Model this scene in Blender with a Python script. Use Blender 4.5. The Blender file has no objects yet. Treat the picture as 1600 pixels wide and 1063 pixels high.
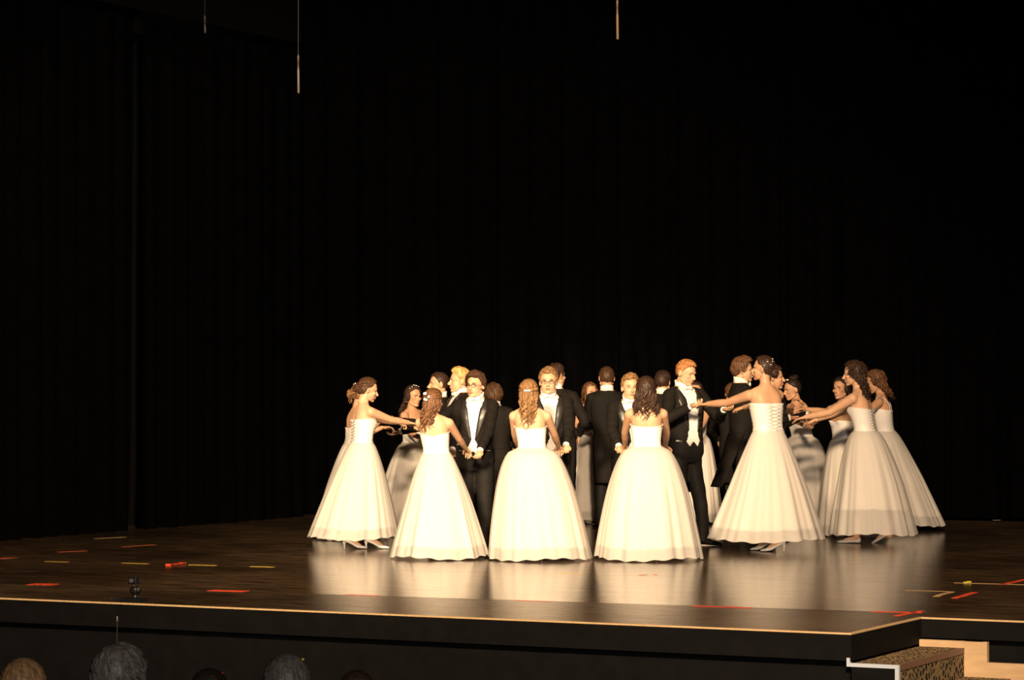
import bpy, bmesh, math, random
import numpy as np
from mathutils import Vector, Matrix

# ------------------------------------------------------------------ camera, world, light, exposure
F_PX, HORIZON, CAM_Z = 4400.0, 605.0, 1.55
PITCH = math.atan((HORIZON - 531.5) / F_PX)
scene = bpy.context.scene
COL = scene.collection
cam_d = bpy.data.cameras.new('camera'); cam = bpy.data.objects.new('camera', cam_d); COL.objects.link(cam)
cam_d.sensor_fit = 'HORIZONTAL'; cam_d.sensor_width = 36.0; cam_d.lens = 36.0 * F_PX / 1600.0
cam_d.clip_end = 200
cam.location = (0, 0, CAM_Z); cam.rotation_euler = (math.pi / 2 + PITCH, 0, 0)
scene.camera = cam
vs = scene.view_settings
vs.view_transform = 'Standard'; vs.look = 'None'; vs.gamma = 1.0; vs.use_curve_mapping = False; vs.exposure = 0.12
w = bpy.data.worlds.new('world'); scene.world = w; w.use_nodes = True
w.node_tree.nodes['Background'].inputs[0].default_value = (1.0, 0.92, 0.82, 1)
w.node_tree.nodes['Background'].inputs[1].default_value = 0.018

def spot(name, loc, target, power, color, size_deg, blend, radius):
    l = bpy.data.lights.new(name, 'SPOT'); l.energy = power; l.color = color
    l.spot_size = math.radians(size_deg); l.spot_blend = blend; l.shadow_soft_size = radius
    o = bpy.data.objects.new(name, l); COL.objects.link(o); o.location = loc
    o.rotation_euler = (Vector(target) - Vector(loc)).to_track_quat('-Z', 'Y').to_euler()
    return o
# front-of-house key lantern on the balcony rail (left), a softer one on the right, an added weak fill near the camera for audience and steps
spot('front_of_house_key_lantern', (-4.5, 2.0, 8.0), (-0.2, 26.6, 0.9), 55000, (1.0, 0.74, 0.45), 16.0, 0.95, 0.95)
spot('front_of_house_wash_lantern', (1.5, 3.0, 9.5), (-0.5, 26.0, 0.3), 26000, (1.0, 0.71, 0.45), 36, 0.5, 0.7)
spot('camera_side_fill', (1.5, -1.0, 3.5), (0.0, 20.0, -0.2), 2500, (1.0, 0.95, 0.90), 40, 0.6, 0.3)

# ------------------------------------------------------------------ pixel -> place helpers
def P(px, py, d):
    xc, yc = (px - 800.0) / F_PX, (531.5 - py) / F_PX
    ca, sa = math.cos(PITCH), math.sin(PITCH)
    dy, dz = ca - yc * sa, sa + yc * ca
    return np.array([xc * d / dy, d, CAM_Z + dz * d / dy])
def G(px, py, z=0.0):
    xc, yc = (px - 800.0) / F_PX, (531.5 - py) / F_PX
    ca, sa = math.cos(PITCH), math.sin(PITCH)
    dy, dz = ca - yc * sa, sa + yc * ca
    t = (z - CAM_Z) / dz
    return np.array([xc * t, dy * t, z])

# ------------------------------------------------------------------ materials
MATS = {}
def nodes(name):
    m = bpy.data.materials.new(name); m.use_nodes = True
    nt = m.node_tree; b = nt.nodes['Principled BSDF']; MATS[name] = m
    return m, nt, b
def mat(name, col, rough=0.6, spec=0.5, metal=0.0, sheen=0.0, var=0.0, scale=20.0, stretch=(1, 1, 1), bump=0.0, col2=None):
    m, nt, b = nodes(name)
    b.inputs['Base Color'].default_value = (*col, 1); b.inputs['Roughness'].default_value = rough
    b.inputs['Specular IOR Level'].default_value = spec; b.inputs['Metallic'].default_value = metal
    b.inputs['Sheen Weight'].default_value = sheen
    if var or bump or col2:
        tc = nt.nodes.new('ShaderNodeTexCoord'); mp = nt.nodes.new('ShaderNodeMapping'); mp.inputs['Scale'].default_value = stretch
        nz = nt.nodes.new('ShaderNodeTexNoise'); nz.inputs['Scale'].default_value = scale; nz.inputs['Detail'].default_value = 4
        nt.links.new(tc.outputs['Object'], mp.inputs[0]); nt.links.new(mp.outputs[0], nz.inputs['Vector'])
        if var or col2:
            r = nt.nodes.new('ShaderNodeValToRGB')
            r.color_ramp.elements[0].position = .3; r.color_ramp.elements[1].position = .7
            c2 = col2 or tuple(min(1, c * (1 + var)) for c in col)
            c1 = col if col2 else tuple(c * (1 - var) for c in col)
            r.color_ramp.elements[0].color = (*c1, 1); r.color_ramp.elements[1].color = (*c2, 1)
            nt.links.new(nz.outputs['Fac'], r.inputs[0]); nt.links.new(r.outputs[0], b.inputs['Base Color'])
        if bump:
            bp = nt.nodes.new('ShaderNodeBump'); bp.inputs['Strength'].default_value = bump; bp.inputs['Distance'].default_value = .01
            nt.links.new(nz.outputs['Fac'], bp.inputs['Height']); nt.links.new(bp.outputs[0], b.inputs['Normal'])
    return m
for nm, c in (('skin_fair', (.62, .365, .225)), ('skin_warm', (.57, .32, .19)), ('skin_tan', (.52, .285, .165))):
    m_ = mat(nm, c, .5, .35, var=.06, scale=14)
def hairmat(nm, c):
    m = mat(nm, c, .52, .35, var=.45, scale=60, stretch=(1, 1, .12), bump=.35); nt = m.node_tree; b = nt.nodes['Principled BSDF']
    src = b.inputs['Base Color'].links[0].from_socket; ge = nt.nodes.new('ShaderNodeNewGeometry'); mr = nt.nodes.new('ShaderNodeMapRange')
    mr.inputs['To Min'].default_value = .45; mr.inputs['To Max'].default_value = 1.7; nt.links.new(ge.outputs['Random Per Island'], mr.inputs['Value'])
    vm = nt.nodes.new('ShaderNodeVectorMath'); vm.operation = 'SCALE'; nt.links.new(src, vm.inputs[0]); nt.links.new(mr.outputs[0], vm.inputs['Scale']); nt.links.new(vm.outputs[0], b.inputs['Base Color'])
hairmat('hair_dark', (.018, .010, .006)); hairmat('hair_brown', (.060, .027, .012)); hairmat('hair_chestnut', (.115, .052, .022))
hairmat('hair_light', (.20, .105, .042)); hairmat('hair_blond', (.50, .30, .11)); hairmat('hair_ginger', (.36, .15, .05)); hairmat('hair_grey', (.075, .062, .052))
hairmat('hair_umber', (.035, .016, .009))
mat('coat_wool', (.0105, .0085, .007), .8, .15, var=.25, scale=90, bump=.1)
mat('satin_black', (.020, .017, .014), .35, .5)
mat('trouser_wool', (.009, .0075, .0065), .75, .25, var=.2, scale=60)
mat('shirt_white', (.82, .80, .76), .55, .3)
mat('pique_white', (.78, .75, .70), .6, .3, var=.04, scale=200, bump=.1)
mat('satin_white', (.80, .77, .73), .42, .4, var=.03, scale=30, bump=.06)
mat('lining_white', (.74, .70, .65), .5, .3, var=.03, scale=12)
mat('lace_cord', (.66, .62, .60), .5, .4)
mat('shoe_white', (.72, .71, .70), .35, .5)
mat('shoe_glitter', (.55, .53, .52), .35, .6, var=.5, scale=160)
mat('shoe_black', (.008, .008, .008), .2, .6)
mat('eye_white', (.40, .36, .33), .45); mat('iris_brown', (.03, .015, .008), .2); mat('lips', (.42, .15, .11), .45); mat('teeth', (.8, .76, .7), .3)
mat('pearl', (.9, .88, .85), .2, .6); mat('gold', (.8, .55, .22), .3, .5, .9); mat('silver', (.8, .8, .8), .25, .5, .9)
mat('frame_dark', (.02, .015, .012), .3); mat('clip_red', (.5, .05, .02), .4); mat('clip_yellow', (.7, .5, .05), .4)
mat('curtain_black', (.0011, .00105, .0012), .95, .02, var=.3, scale=6)
mat('wall_black', (.004, .004, .004), .9, .1); mat('fascia_black', (.0032, .0031, .003), .75, .12, var=.3, scale=8)
mat('edge_wood', (.55, .38, .19), .5, .3, var=.12, scale=15, stretch=(3, 3, 3))
mat('pale_wood', (.52, .36, .20), .45, .35, var=.10, scale=5, stretch=(1, 1, 6))
mat('white_paint', (.46, .52, .60), .5); mat('nosing_brown', (.16, .085, .055), .5, .4)
mat('plastic_black', (.006, .006, .0065), .35, .5); mat('rubber_black', (.006, .006, .006), .6)
mat('metal_grey', (.22, .20, .18), .35, .5, .7); mat('wall_black_cable', (.03, .028, .028), .5, .3); mat('mic_grey', (.07, .06, .055), .4, .4); mat('mic_brown', (.16, .10, .06), .5, .3)
mat('lens_glass', (.05, .05, .06), .08, .8)
mat('tape_red', (.75, .07, .025), .5); mat('tape_orange', (.42, .10, .035), .55); mat('tape_yellow', (.55, .38, .06), .5); mat('tape_cream', (.45, .30, .13), .55); mat('tape_lime', (.6, .55, .05), .5)
mat('seat_cloth', (.05, .012, .012), .85, .2); mat('sweater_grey', (.06, .06, .065), .85, .2); mat('sweater_dark', (.03, .025, .03), .85, .2)
mat('aud_floor', (.02, .018, .016), .8, .2, var=.3, scale=4)

def tulle_mat():
    m, nt, b = nodes('tulle')
    nt.nodes.remove(b)
    out = nt.nodes['Material Output']
    df = nt.nodes.new('ShaderNodeBsdfDiffuse'); df.inputs[0].default_value = (.80, .76, .71, 1)
    tl = nt.nodes.new('ShaderNodeBsdfTranslucent'); tl.inputs[0].default_value = (.80, .76, .71, 1)
    tr = nt.nodes.new('ShaderNodeBsdfTransparent')
    a = nt.nodes.new('ShaderNodeMixShader'); a.inputs[0].default_value = .3
    c = nt.nodes.new('ShaderNodeMixShader'); c.inputs[0].default_value = .74
    nt.links.new(df.outputs[0], a.inputs[1]); nt.links.new(tl.outputs[0], a.inputs[2])
    nt.links.new(tr.outputs[0], c.inputs[1]); nt.links.new(a.outputs[0], c.inputs[2]); nt.links.new(c.outputs[0], out.inputs[0])
tulle_mat()
def glass_mat():
    m, nt, b = nodes('clear_lens'); nt.nodes.remove(b); out = nt.nodes['Material Output']
    tr = nt.nodes.new('ShaderNodeBsdfTransparent'); gl = nt.nodes.new('ShaderNodeBsdfGlossy'); gl.inputs['Roughness'].default_value = .05
    c = nt.nodes.new('ShaderNodeMixShader'); c.inputs[0].default_value = .07
    nt.links.new(tr.outputs[0], c.inputs[1]); nt.links.new(gl.outputs[0], c.inputs[2]); nt.links.new(c.outputs[0], out.inputs[0])
glass_mat()

U2 = np.array([0.893, -0.450]); V2 = np.array([0.450, 0.893]); R0 = G(1330, 990)[:2]
ANG = math.atan2(U2[1], U2[0])
def floor_mat(name, rough, streak_rough, base, base2):
    m, nt, b = nodes(name)
    tc = nt.nodes.new('ShaderNodeTexCoord')
    rot = nt.nodes.new('ShaderNodeMapping'); rot.inputs['Rotation'].default_value = (0, 0, -ANG)
    nt.links.new(tc.outputs['Object'], rot.inputs[0])
    def nz(scale, sx, sy, det=6, rg=.6):
        mp = nt.nodes.new('ShaderNodeMapping'); mp.inputs['Scale'].default_value = (sx, sy, 1)
        n = nt.nodes.new('ShaderNodeTexNoise'); n.inputs['Scale'].default_value = scale; n.inputs['Detail'].default_value = det; n.inputs['Roughness'].default_value = rg
        nt.links.new(rot.outputs[0], mp.inputs[0]); nt.links.new(mp.outputs[0], n.inputs['Vector']); return n
    n1 = nz(3.6, .55, 6.0, 10, .74); n2 = nz(.5, 1, 1, 3)
    r = nt.nodes.new('ShaderNodeValToRGB'); e = r.color_ramp.elements
    e[0].position = .40; e[0].color = (*base, 1); e[1].position = .68; e[1].color = (*base2, 1)
    nt.links.new(n1.outputs['Fac'], r.inputs[0])
    r2 = nt.nodes.new('ShaderNodeValToRGB'); r2.color_ramp.elements[0].position = .32; r2.color_ramp.elements[1].position = .62
    r2.color_ramp.elements[0].color = (.35, .35, .35, 1)
    nt.links.new(n2.outputs['Fac'], r2.inputs[0])
    mx = nt.nodes.new('ShaderNodeMix'); mx.data_type = 'RGBA'; mx.blend_type = 'MULTIPLY'; mx.inputs['Factor'].default_value = 1
    nt.links.new(r.outputs[0], mx.inputs[6]); nt.links.new(r2.outputs[0], mx.inputs[7]); nt.links.new(mx.outputs[2], b.inputs['Base Color'])
    mr = nt.nodes.new('ShaderNodeMapRange'); mr.inputs['To Min'].default_value = rough; mr.inputs['To Max'].default_value = rough + streak_rough
    nt.links.new(n1.outputs['Fac'], mr.inputs['Value']); nt.links.new(mr.outputs[0], b.inputs['Roughness'])
    n3 = nz(6.0, .4, 4.0, 3)
    bp = nt.nodes.new('ShaderNodeBump'); bp.inputs['Strength'].default_value = .22; bp.inputs['Distance'].default_value = .004
    nt.links.new(n3.outputs['Fac'], bp.inputs['Height']); nt.links.new(bp.outputs[0], b.inputs['Normal'])
    b.inputs['Specular IOR Level'].default_value = .9; b.inputs['Specular Tint'].default_value = (1.0, .82, .62, 1)
    return m
floor_mat('stage_floor', .08, .20, (.016, .0105, .007), (.25, .155, .085))
floor_mat('stage_apron', .17, .24, (.016, .0105, .007), (.20, .125, .07))
def carpet_mat():
    m, nt, b = nodes('leaf_carpet')
    tc = nt.nodes.new('ShaderNodeTexCoord'); mp = nt.nodes.new('ShaderNodeMapping'); mp.inputs['Scale'].default_value = (1, .45, .55); mp.inputs['Rotation'].default_value = (.3, .4, .5)
    vo = nt.nodes.new('ShaderNodeTexVoronoi'); vo.inputs['Scale'].default_value = 36; vo.feature = 'DISTANCE_TO_EDGE'
    nzz = nt.nodes.new('ShaderNodeTexNoise'); nzz.inputs['Scale'].default_value = 30
    r = nt.nodes.new('ShaderNodeValToRGB'); e = r.color_ramp.elements
    e[0].position = .08; e[0].color = (.22, .15, .075, 1); e[1].position = .2; e[1].color = (.022, .022, .018, 1)
    nt.links.new(tc.outputs['Object'], mp.inputs[0]); nt.links.new(mp.outputs[0], vo.inputs['Vector'])
    nt.links.new(vo.outputs['Distance'], r.inputs[0]); nt.links.new(r.outputs[0], b.inputs['Base Color']); b.inputs['Roughness'].default_value = .95
    b.inputs['Specular IOR Level'].default_value = .1
carpet_mat()

# ------------------------------------------------------------------ mesh helpers
class MB:
    def __init__(s): s.v = []; s.f = []; s.n = 0
    def add(s, vf):
        v, f = vf; v = np.asarray(v, float)
        s.v.append(v); s.f += [tuple(i + s.n for i in q) for q in f]; s.n += len(v); return s
    def get(s): return (np.vstack(s.v), s.f)
def link(name, me, parent=None):
    o = bpy.data.objects.new(name, me); COL.objects.link(o)
    if parent: o.parent = parent
    return o
def mesh(name, vf, m, parent=None, smooth=True, mats=None, idx=None, fix=True):
    v, f = vf
    me = bpy.data.meshes.new(name); me.from_pydata([tuple(map(float, p)) for p in v], [], f)
    for k in (mats or [m]): me.materials.append(MATS[k])
    if idx is not None: me.polygons.foreach_set('material_index', idx)
    if fix:
        bm = bmesh.new(); bm.from_mesh(me); bmesh.ops.recalc_face_normals(bm, faces=bm.faces); bm.to_mesh(me); bm.free()
    me.polygons.foreach_set('use_smooth', [smooth] * len(me.polygons)); me.update()
    return link(name, me, parent)
def tag(o, label=None, cat=None, group=None, kind=None):
    if label: o['label'] = label
    if cat: o['category'] = cat
    if group: o['group'] = group
    if kind: o['kind'] = kind
    return o
def empty(name, loc=(0, 0, 0), rz=0.0):
    o = bpy.data.objects.new(name, None); COL.objects.link(o); o.location = loc; o.rotation_euler = (0, 0, rz); o.empty_display_size = .1
    return o
def grid_faces(nr, nc, wrap=True, o=0):
    f = []
    for i in range(nr - 1):
        for j in range(nc if wrap else nc - 1):
            a = i * nc + j; b = i * nc + (j + 1) % nc
            f.append((o + a, o + b, o + b + nc, o + a + nc))
    return f
def loft(rings, cap=True):
    nc = len(rings[0]); v = np.vstack(rings); f = grid_faces(len(rings), nc)
    if cap: f.append(tuple(range(nc))[::-1]); f.append(tuple(range((len(rings) - 1) * nc, len(rings) * nc)))
    return v, f
def nrm(a): a = np.asarray(a, float); l = np.linalg.norm(a); return a / l if l > 1e-9 else a
def tube(pts, rad, n=10, cap=True, up=(0, 0, 1), round_ends=False):
    pts = [np.asarray(p, float) for p in pts]; rad = [r if isinstance(r, (tuple, list)) else (r, r) for r in rad]
    if round_ends:
        d0 = nrm(pts[0] - pts[1]); d1 = nrm(pts[-1] - pts[-2]); r0, r1 = rad[0], rad[-1]
        pts = [pts[0] + d0 * r0[0] * .75, pts[0] + d0 * r0[0] * .5] + pts + [pts[-1] + d1 * r1[0] * .5, pts[-1] + d1 * r1[0] * .75]
        rad = [(r0[0] * .35, r0[1] * .35), (r0[0] * .8, r0[1] * .8)] + rad + [(r1[0] * .8, r1[1] * .8), (r1[0] * .35, r1[1] * .35)]
    rings = []; u = None
    for i, p in enumerate(pts):
        t = nrm(pts[min(i + 1, len(pts) - 1)] - pts[max(i - 1, 0)])
        if u is None:
            u = np.cross(up, t)
            if np.linalg.norm(u) < 1e-3: u = np.cross((1, 0, 0), t)
        u = nrm(u - t * np.dot(u, t)); w_ = np.cross(t, u)
        a = np.linspace(0, 2 * math.pi, n, endpoint=False)
        rings.append(p + np.outer(np.cos(a), u) * rad[i][0] + np.outer(np.sin(a), w_) * rad[i][1])
    return loft(rings, cap)
def spline(pts, n):
    pts = np.asarray(pts, float); m = len(pts); out = []
    for t in np.linspace(0, m - 1, n):
        i = min(int(t), m - 2); u = t - i
        p0, p1, p2, p3 = pts[max(i - 1, 0)], pts[i], pts[i + 1], pts[min(i + 2, m - 1)]
        out.append(.5 * ((2 * p1) + (-p0 + p2) * u + (2 * p0 - 5 * p1 + 4 * p2 - p3) * u * u + (-p0 + 3 * p1 - 3 * p2 + p3) * u ** 3))
    return np.array(out)
def ellipsoid(c, r, nu=16, nv=10, rot=None):
    v = [(0, 0, 1)]
    for i in range(1, nv):
        ph = math.pi * i / nv
        for j in range(nu):
            a = 2 * math.pi * j / nu; v.append((math.sin(ph) * math.cos(a), math.sin(ph) * math.sin(a), math.cos(ph)))
    v.append((0, 0, -1)); v = np.array(v) * np.asarray(r)
    if rot is not None: v = v @ np.asarray(rot).T
    v = v + np.asarray(c)
    f = [(0, 1 + j, 1 + (j + 1) % nu) for j in range(nu)]
    for i in range(nv - 2):
        for j in range(nu):
            a = 1 + i * nu + j; b = 1 + i * nu + (j + 1) % nu; f.append((a, a + nu, b + nu, b))
    l = len(v) - 1; s = 1 + (nv - 2) * nu
    f += [(l, s + (j + 1) % nu, s + j) for j in range(nu)]
    return v, f
def box(x0, x1, y0, y1, z0, z1):
    v = [(x, y, z) for z in (z0, z1) for y in (y0, y1) for x in (x0, x1)]
    return np.array(v, float), [(0, 2, 3, 1), (4, 5, 7, 6), (0, 1, 5, 4), (2, 6, 7, 3), (0, 4, 6, 2), (1, 3, 7, 5)]
def prism(poly, z0, z1):
    n = len(poly); v = [(p[0], p[1], z0) for p in poly] + [(p[0], p[1], z1) for p in poly]
    return np.array(v, float), [tuple(range(n))[::-1], tuple(range(n, 2 * n))] + [(i, (i + 1) % n, n + (i + 1) % n, n + i) for i in range(n)]
def solid(vf, t):
    """give an open shell thickness t"""
    me = bpy.data.meshes.new('tmp'); me.from_pydata([tuple(map(float, p)) for p in vf[0]], [], vf[1])
    bm = bmesh.new(); bm.from_mesh(me); bmesh.ops.recalc_face_normals(bm, faces=bm.faces)
    bmesh.ops.solidify(bm, geom=bm.faces[:], thickness=t)
    bm.to_mesh(me); bm.free()
    v = np.array([x.co[:] for x in me.vertices]); f = [tuple(p.vertices) for p in me.polygons]
    bpy.data.meshes.remove(me); return v, f
def remesh(vf, voxel, smooth=4, deci=None):
    me = bpy.data.meshes.new('tmp'); me.from_pydata([tuple(map(float, p)) for p in vf[0]], [], vf[1])
    bm = bmesh.new(); bm.from_mesh(me); bmesh.ops.recalc_face_normals(bm, faces=bm.faces); bm.to_mesh(me); bm.free()
    o = bpy.data.objects.new('tmp', me); COL.objects.link(o)
    md = o.modifiers.new('r', 'REMESH'); md.mode = 'VOXEL'; md.voxel_size = voxel
    if smooth: s = o.modifiers.new('s', 'SMOOTH'); s.iterations = smooth; s.factor = .5
    if deci: dm = o.modifiers.new('d', 'DECIMATE'); dm.ratio = deci
    dg = bpy.context.evaluated_depsgraph_get(); ev = o.evaluated_get(dg); m2 = ev.to_mesh()
    v = np.empty(len(m2.vertices) * 3); m2.vertices.foreach_get('co', v); v = v.reshape(-1, 3).copy()
    f = [tuple(p.vertices) for p in m2.polygons]
    ev.to_mesh_clear(); bpy.data.objects.remove(o); bpy.data.meshes.remove(me)
    return v, f
def xf(vf, M):
    v = np.asarray(vf[0]); M = np.asarray(M)
    return v @ M[:3, :3].T + M[:3, 3], vf[1]
def mirror(vf): return np.asarray(vf[0]) * np.array([-1, 1, 1]), [tuple(reversed(q)) for q in vf[1]]

# ------------------------------------------------------------------ THE STAGE
def SP(u, v): return R0 + U2 * u + V2 * v
floor = empty('floor'); tag(floor, 'dark glossy brown streaked stage floor', kind='structure')
# seams between the floor panels (ground lines measured in the photograph)
def gline(a, b, Xl=-13.0, Xr=13.0):
    A, B = G(*a)[:2], G(*b)[:2]; d = (B - A)
    return [A + d * ((Xl - A[0]) / d[0]), A + d * ((Xr - A[0]) / d[0])]
seam0 = gline((480, 928), (1361, 955.6)); seam1 = gline((480, 888), (1305, 907.5))
nv_ = nrm(np.array([seam0[0][1] - seam0[1][1], seam0[1][0] - seam0[0][0]]))
wid = 2.62
seams = [seam0, seam1] + [[p + nv_ * wid * k for p in seam1] for k in (1, 2, 3, 4)]
for a, b in zip(seams[:-1], seams[1:]):
    g = .004
    poly = [a[0] + nv_ * g, a[1] + nv_ * g, b[1] - nv_ * g, b[0] - nv_ * g]
    mesh('floor_panel', prism(poly, -.03, 0), 'stage_floor', floor, smooth=False)
fl_apron = mesh('floor_apron', prism([SP(-13, .02), SP(-.02, .02), SP(-.02, 1.40), SP(9, 1.40), seam0[1] - nv_ * .004, seam0[0] - nv_ * .004], -.03, 0), 'stage_apron', smooth=False)
tag(fl_apron, kind='structure')
sub = mesh('floor_base', prism([SP(-13, .05), SP(-.05, .05), SP(-.05, 1.43), SP(9, 1.43), (13, 44), (-13, 44)], -.12, -.034), 'wall_black', smooth=False); tag(sub, kind='structure')
def uvbox(u0, u1, v0, v1, z0, z1):
    return prism([SP(u0, v0), SP(u1, v0), SP(u1, v1), SP(u0, v1)], z0, z1)
tr = mesh('trim_1', uvbox(-13, 0, 0, .022, -.010, .001), 'edge_wood', smooth=False); tag(tr, kind='structure')
tr = mesh('trim_2', uvbox(-.022, 0, .022, 1.38, -.010, .001), 'edge_wood', smooth=False); tag(tr, kind='structure')
tr = mesh('trim_3', uvbox(-.022, 9, 1.38, 1.402, -.010, .001), 'edge_wood', smooth=False); tag(tr, kind='structure')
wf = empty('wall_front'); tag(wf, 'black stage front with overhanging fascia board', kind='structure')
mesh('fascia_board', uvbox(-13, 0, 0, .03, -.175, -.0105), 'fascia_black', wf, smooth=False)
mesh('fascia_board', uvbox(-.03, 0, .03, 1.38, -.175, -.0105), 'fascia_black', wf, smooth=False)
mesh('fascia_board', uvbox(-.03, 9, 1.38, 1.41, -.135, -.0105), 'fascia_black', wf, smooth=False)
mesh('front_panel', uvbox(-13, -.03, .06, .09, -1.2, -.125), 'fascia_black', wf, smooth=False)
mesh('front_panel', uvbox(-.09, -.03, .09, 1.44, -1.2, -.125), 'fascia_black', wf, smooth=False)
mesh('front_panel', uvbox(-.03, 9, 1.44, 1.47, -1.2, -.125), 'fascia_black', wf, smooth=False)
# auditorium floor (raked)
aud_z = lambda d: -.70 - .085 * (d - 10.3)
af = mesh('floor_auditorium', ([(-14, -4, aud_z(-4)), (14, -4, aud_z(-4)), (14, 16, aud_z(16)), (-14, 16, aud_z(16)), (14, 30, aud_z(16)), (-14, 30, aud_z(16))], [(0, 1, 2, 3), (3, 2, 4, 5)]), 'aud_floor', smooth=False)
tag(af, kind='structure')
# steps going down beside the apron
st = empty('stage_steps', (*SP(.3, .7), aud_z(16))); tag(st, 'carpeted stage steps with white side trim and pale wood skirting', 'steps')
def stc(name, vf, m):
    v, f = vf; return mesh(name, (np.asarray(v) - np.array(st.location), f), m, st, smooth=False)
TD, RS, VW = .315, .19, 1.33
for k in range(5):
    z = -RS * (k + 1); u0 = TD * k
    stc('tread', uvbox(u0 + .001, u0 + TD - .028, .022, VW, z - .022, z), 'leaf_carpet')
    stc('nosing', uvbox(u0 + TD - .027, u0 + TD, .022, VW, z - .035, z + .001), 'nosing_brown')
    zb = max(z - RS, aud_z(16) + .001)
    if zb < z - .05: stc('riser', uvbox(u0 + TD - .022, u0 + TD - .004, .022, VW, zb, z - .0355), 'leaf_carpet')
    stc('side_trim', uvbox(u0 - .03 if k == 0 else u0 - .004, u0 + TD, -.004, .021, z - .020, z + .003), 'white_paint')
    if zb < z - .05: stc('side_trim', uvbox(u0 + TD - .026, u0 + TD, -.004, .021, zb, z - .0205), 'white_paint')
    if zb < z - .05: stc('side_panel', uvbox(u0 + .001, u0 + TD - .027, .002, .02, aud_z(16) + .001, z - .021), 'fascia_black')
    stc('skirting_board', uvbox(u0, u0 + TD + .12, VW + .004, VW + .045, z - .02 if k else z - .02, z + (.045 if k == 0 else .10)), 'pale_wood')
    if k < 4: stc('skirting_board', uvbox(u0 + TD - .003, u0 + TD + .155, VW + .001, VW + .047, z - RS, z + (.045 if k == 0 else .02)), 'pale_wood')
stc('side_trim', uvbox(-.03, -.008, -.004, .021, -.187, -.155), 'white_paint')

# curtains: pleated sheets hanging to the floor
def curtain(name, A, B, ztop, fold, amp, seed, label, flare=.05, normal=1):
    rnd = random.Random(seed); A = np.array(A, float); B = np.array(B, float); L = np.linalg.norm(B - A); t = (B - A) / L
    nn = np.array([-t[1], t[0]]) * normal
    n = int(L / fold * 10); s = np.linspace(0, L, n); ph = np.cumsum([rnd.uniform(.5, 1.5) for _ in range(n)]); ph = ph / ph[-1] * L / fold * 2 * math.pi
    am = np.interp(s, np.linspace(0, L, 60), [rnd.uniform(.5, 1.4) for _ in range(60)])
    rows = []
    for z, k in ((0.004, 1.0 + flare * 8), (.25, 1.0 + flare * 3), (1.0, 1.0), (3.0, .9), (ztop, .6)):
        off = amp * am * k * (np.sin(ph) + .35 * np.sin(2 * ph + 1.3))
        sh = .03 * np.sin(ph * .5 + z * .2)
        p = A + np.outer(s + sh, t) + np.outer(off, nn); rows.append(np.column_stack([p, np.full(n, z)]))
    v = np.vstack(rows); f = grid_faces(len(rows), n, wrap=False)
    o = empty(name, (*((A + B) / 2), 0)); tag(o, label, 'curtain')
    mesh('cloth', (v - np.array([*((A + B) / 2), 0]), f), 'curtain_black', o, fix=False)
    mesh('heading_band', (np.vstack([tube([np.array([*A, ztop]) - np.array([*((A + B) / 2), 0]), np.array([*B, ztop]) - np.array([*((A + B) / 2), 0])], [.05, .05], 8)[0]]), tube([(0, 0, 0), (1, 0, 0)], [.05, .05], 8)[1]), 'curtain_black', o)
    return o
c0 = G(0, 845)[:2]; cdir = V2
CORNER = c0 + cdir * 5.9
curtain('stage_curtain', c0 - cdir * 3.0, c0 + cdir * 2.36, 5.62, .30, .05, 3, 'black side curtain in loose folds, downstage of the next side curtain', .12, -1)
curtain('stage_curtain', c0 + cdir * 2.45, CORNER, 5.62, .30, .05, 5, 'black side curtain in loose folds meeting the tall back curtain', .12, -1)
curtain('stage_curtain', (CORNER[0] - .05, 34.3), (10.5, 32.5), 9.5, .34, .06, 8, 'tall black back curtain hanging behind the dancers', .02, -1)
wl = mesh('wall_left', prism([c0 - cdir * 8 - U2 * .6, c0 + cdir * 9 - U2 * .6, c0 + cdir * 9 - U2 * .8, c0 - cdir * 8 - U2 * .8], 0.0, 10), 'wall_black', smooth=False); tag(wl, kind='structure')
wb = mesh('wall_back', prism([(-13, 36.6), (13, 36.6), (13, 36.8), (-13, 36.8)], 0, 10), 'wall_black', smooth=False); tag(wb, kind='structure')
cl = mesh('ceiling', prism([(-14, 17), (14, 17), (14, 37), (-14, 37)], 10, 10.1), 'wall_black', smooth=False); tag(cl, kind='structure')

# hanging microphones
def hang_mic(px, ytop, ytip, d, label, m='mic_grey'):
    tip = P(px, ytip, d); top = P(px - .5, ytop, d); z1 = 10.0
    o = empty('hanging_microphone', tip); tag(o, label, 'microphone', 'microphones hanging over the stage')
    k = top - tip
    mesh('capsule', tube([(0, 0, 0), (0, 0, .01), k * .75 , k * .8, k], [.008, .0105, .0105, .008, .006], 10), m, o)
    mesh('connector', tube([k, k + (0, 0, .05), k + (0, 0, .07)], [.0085, .0085, .004], 10), m, o)
    mesh('cable', tube([k + (0, 0, .06), (k[0], k[1], z1 - tip[2])], [.003, .003], 6), m, o)
hang_mic(466.5, 98, 146, 23.0, 'thin grey stick microphone on a long cable over the side curtain')
hang_mic(320.5, 36, 52, 24.5, 'very faint cable end dangling above the side curtain', 'wall_black_cable')
hang_mic(965, 12, 62, 22.0, 'thin brownish stick microphone hanging on a short visible cable over the back curtain', 'mic_brown')

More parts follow.
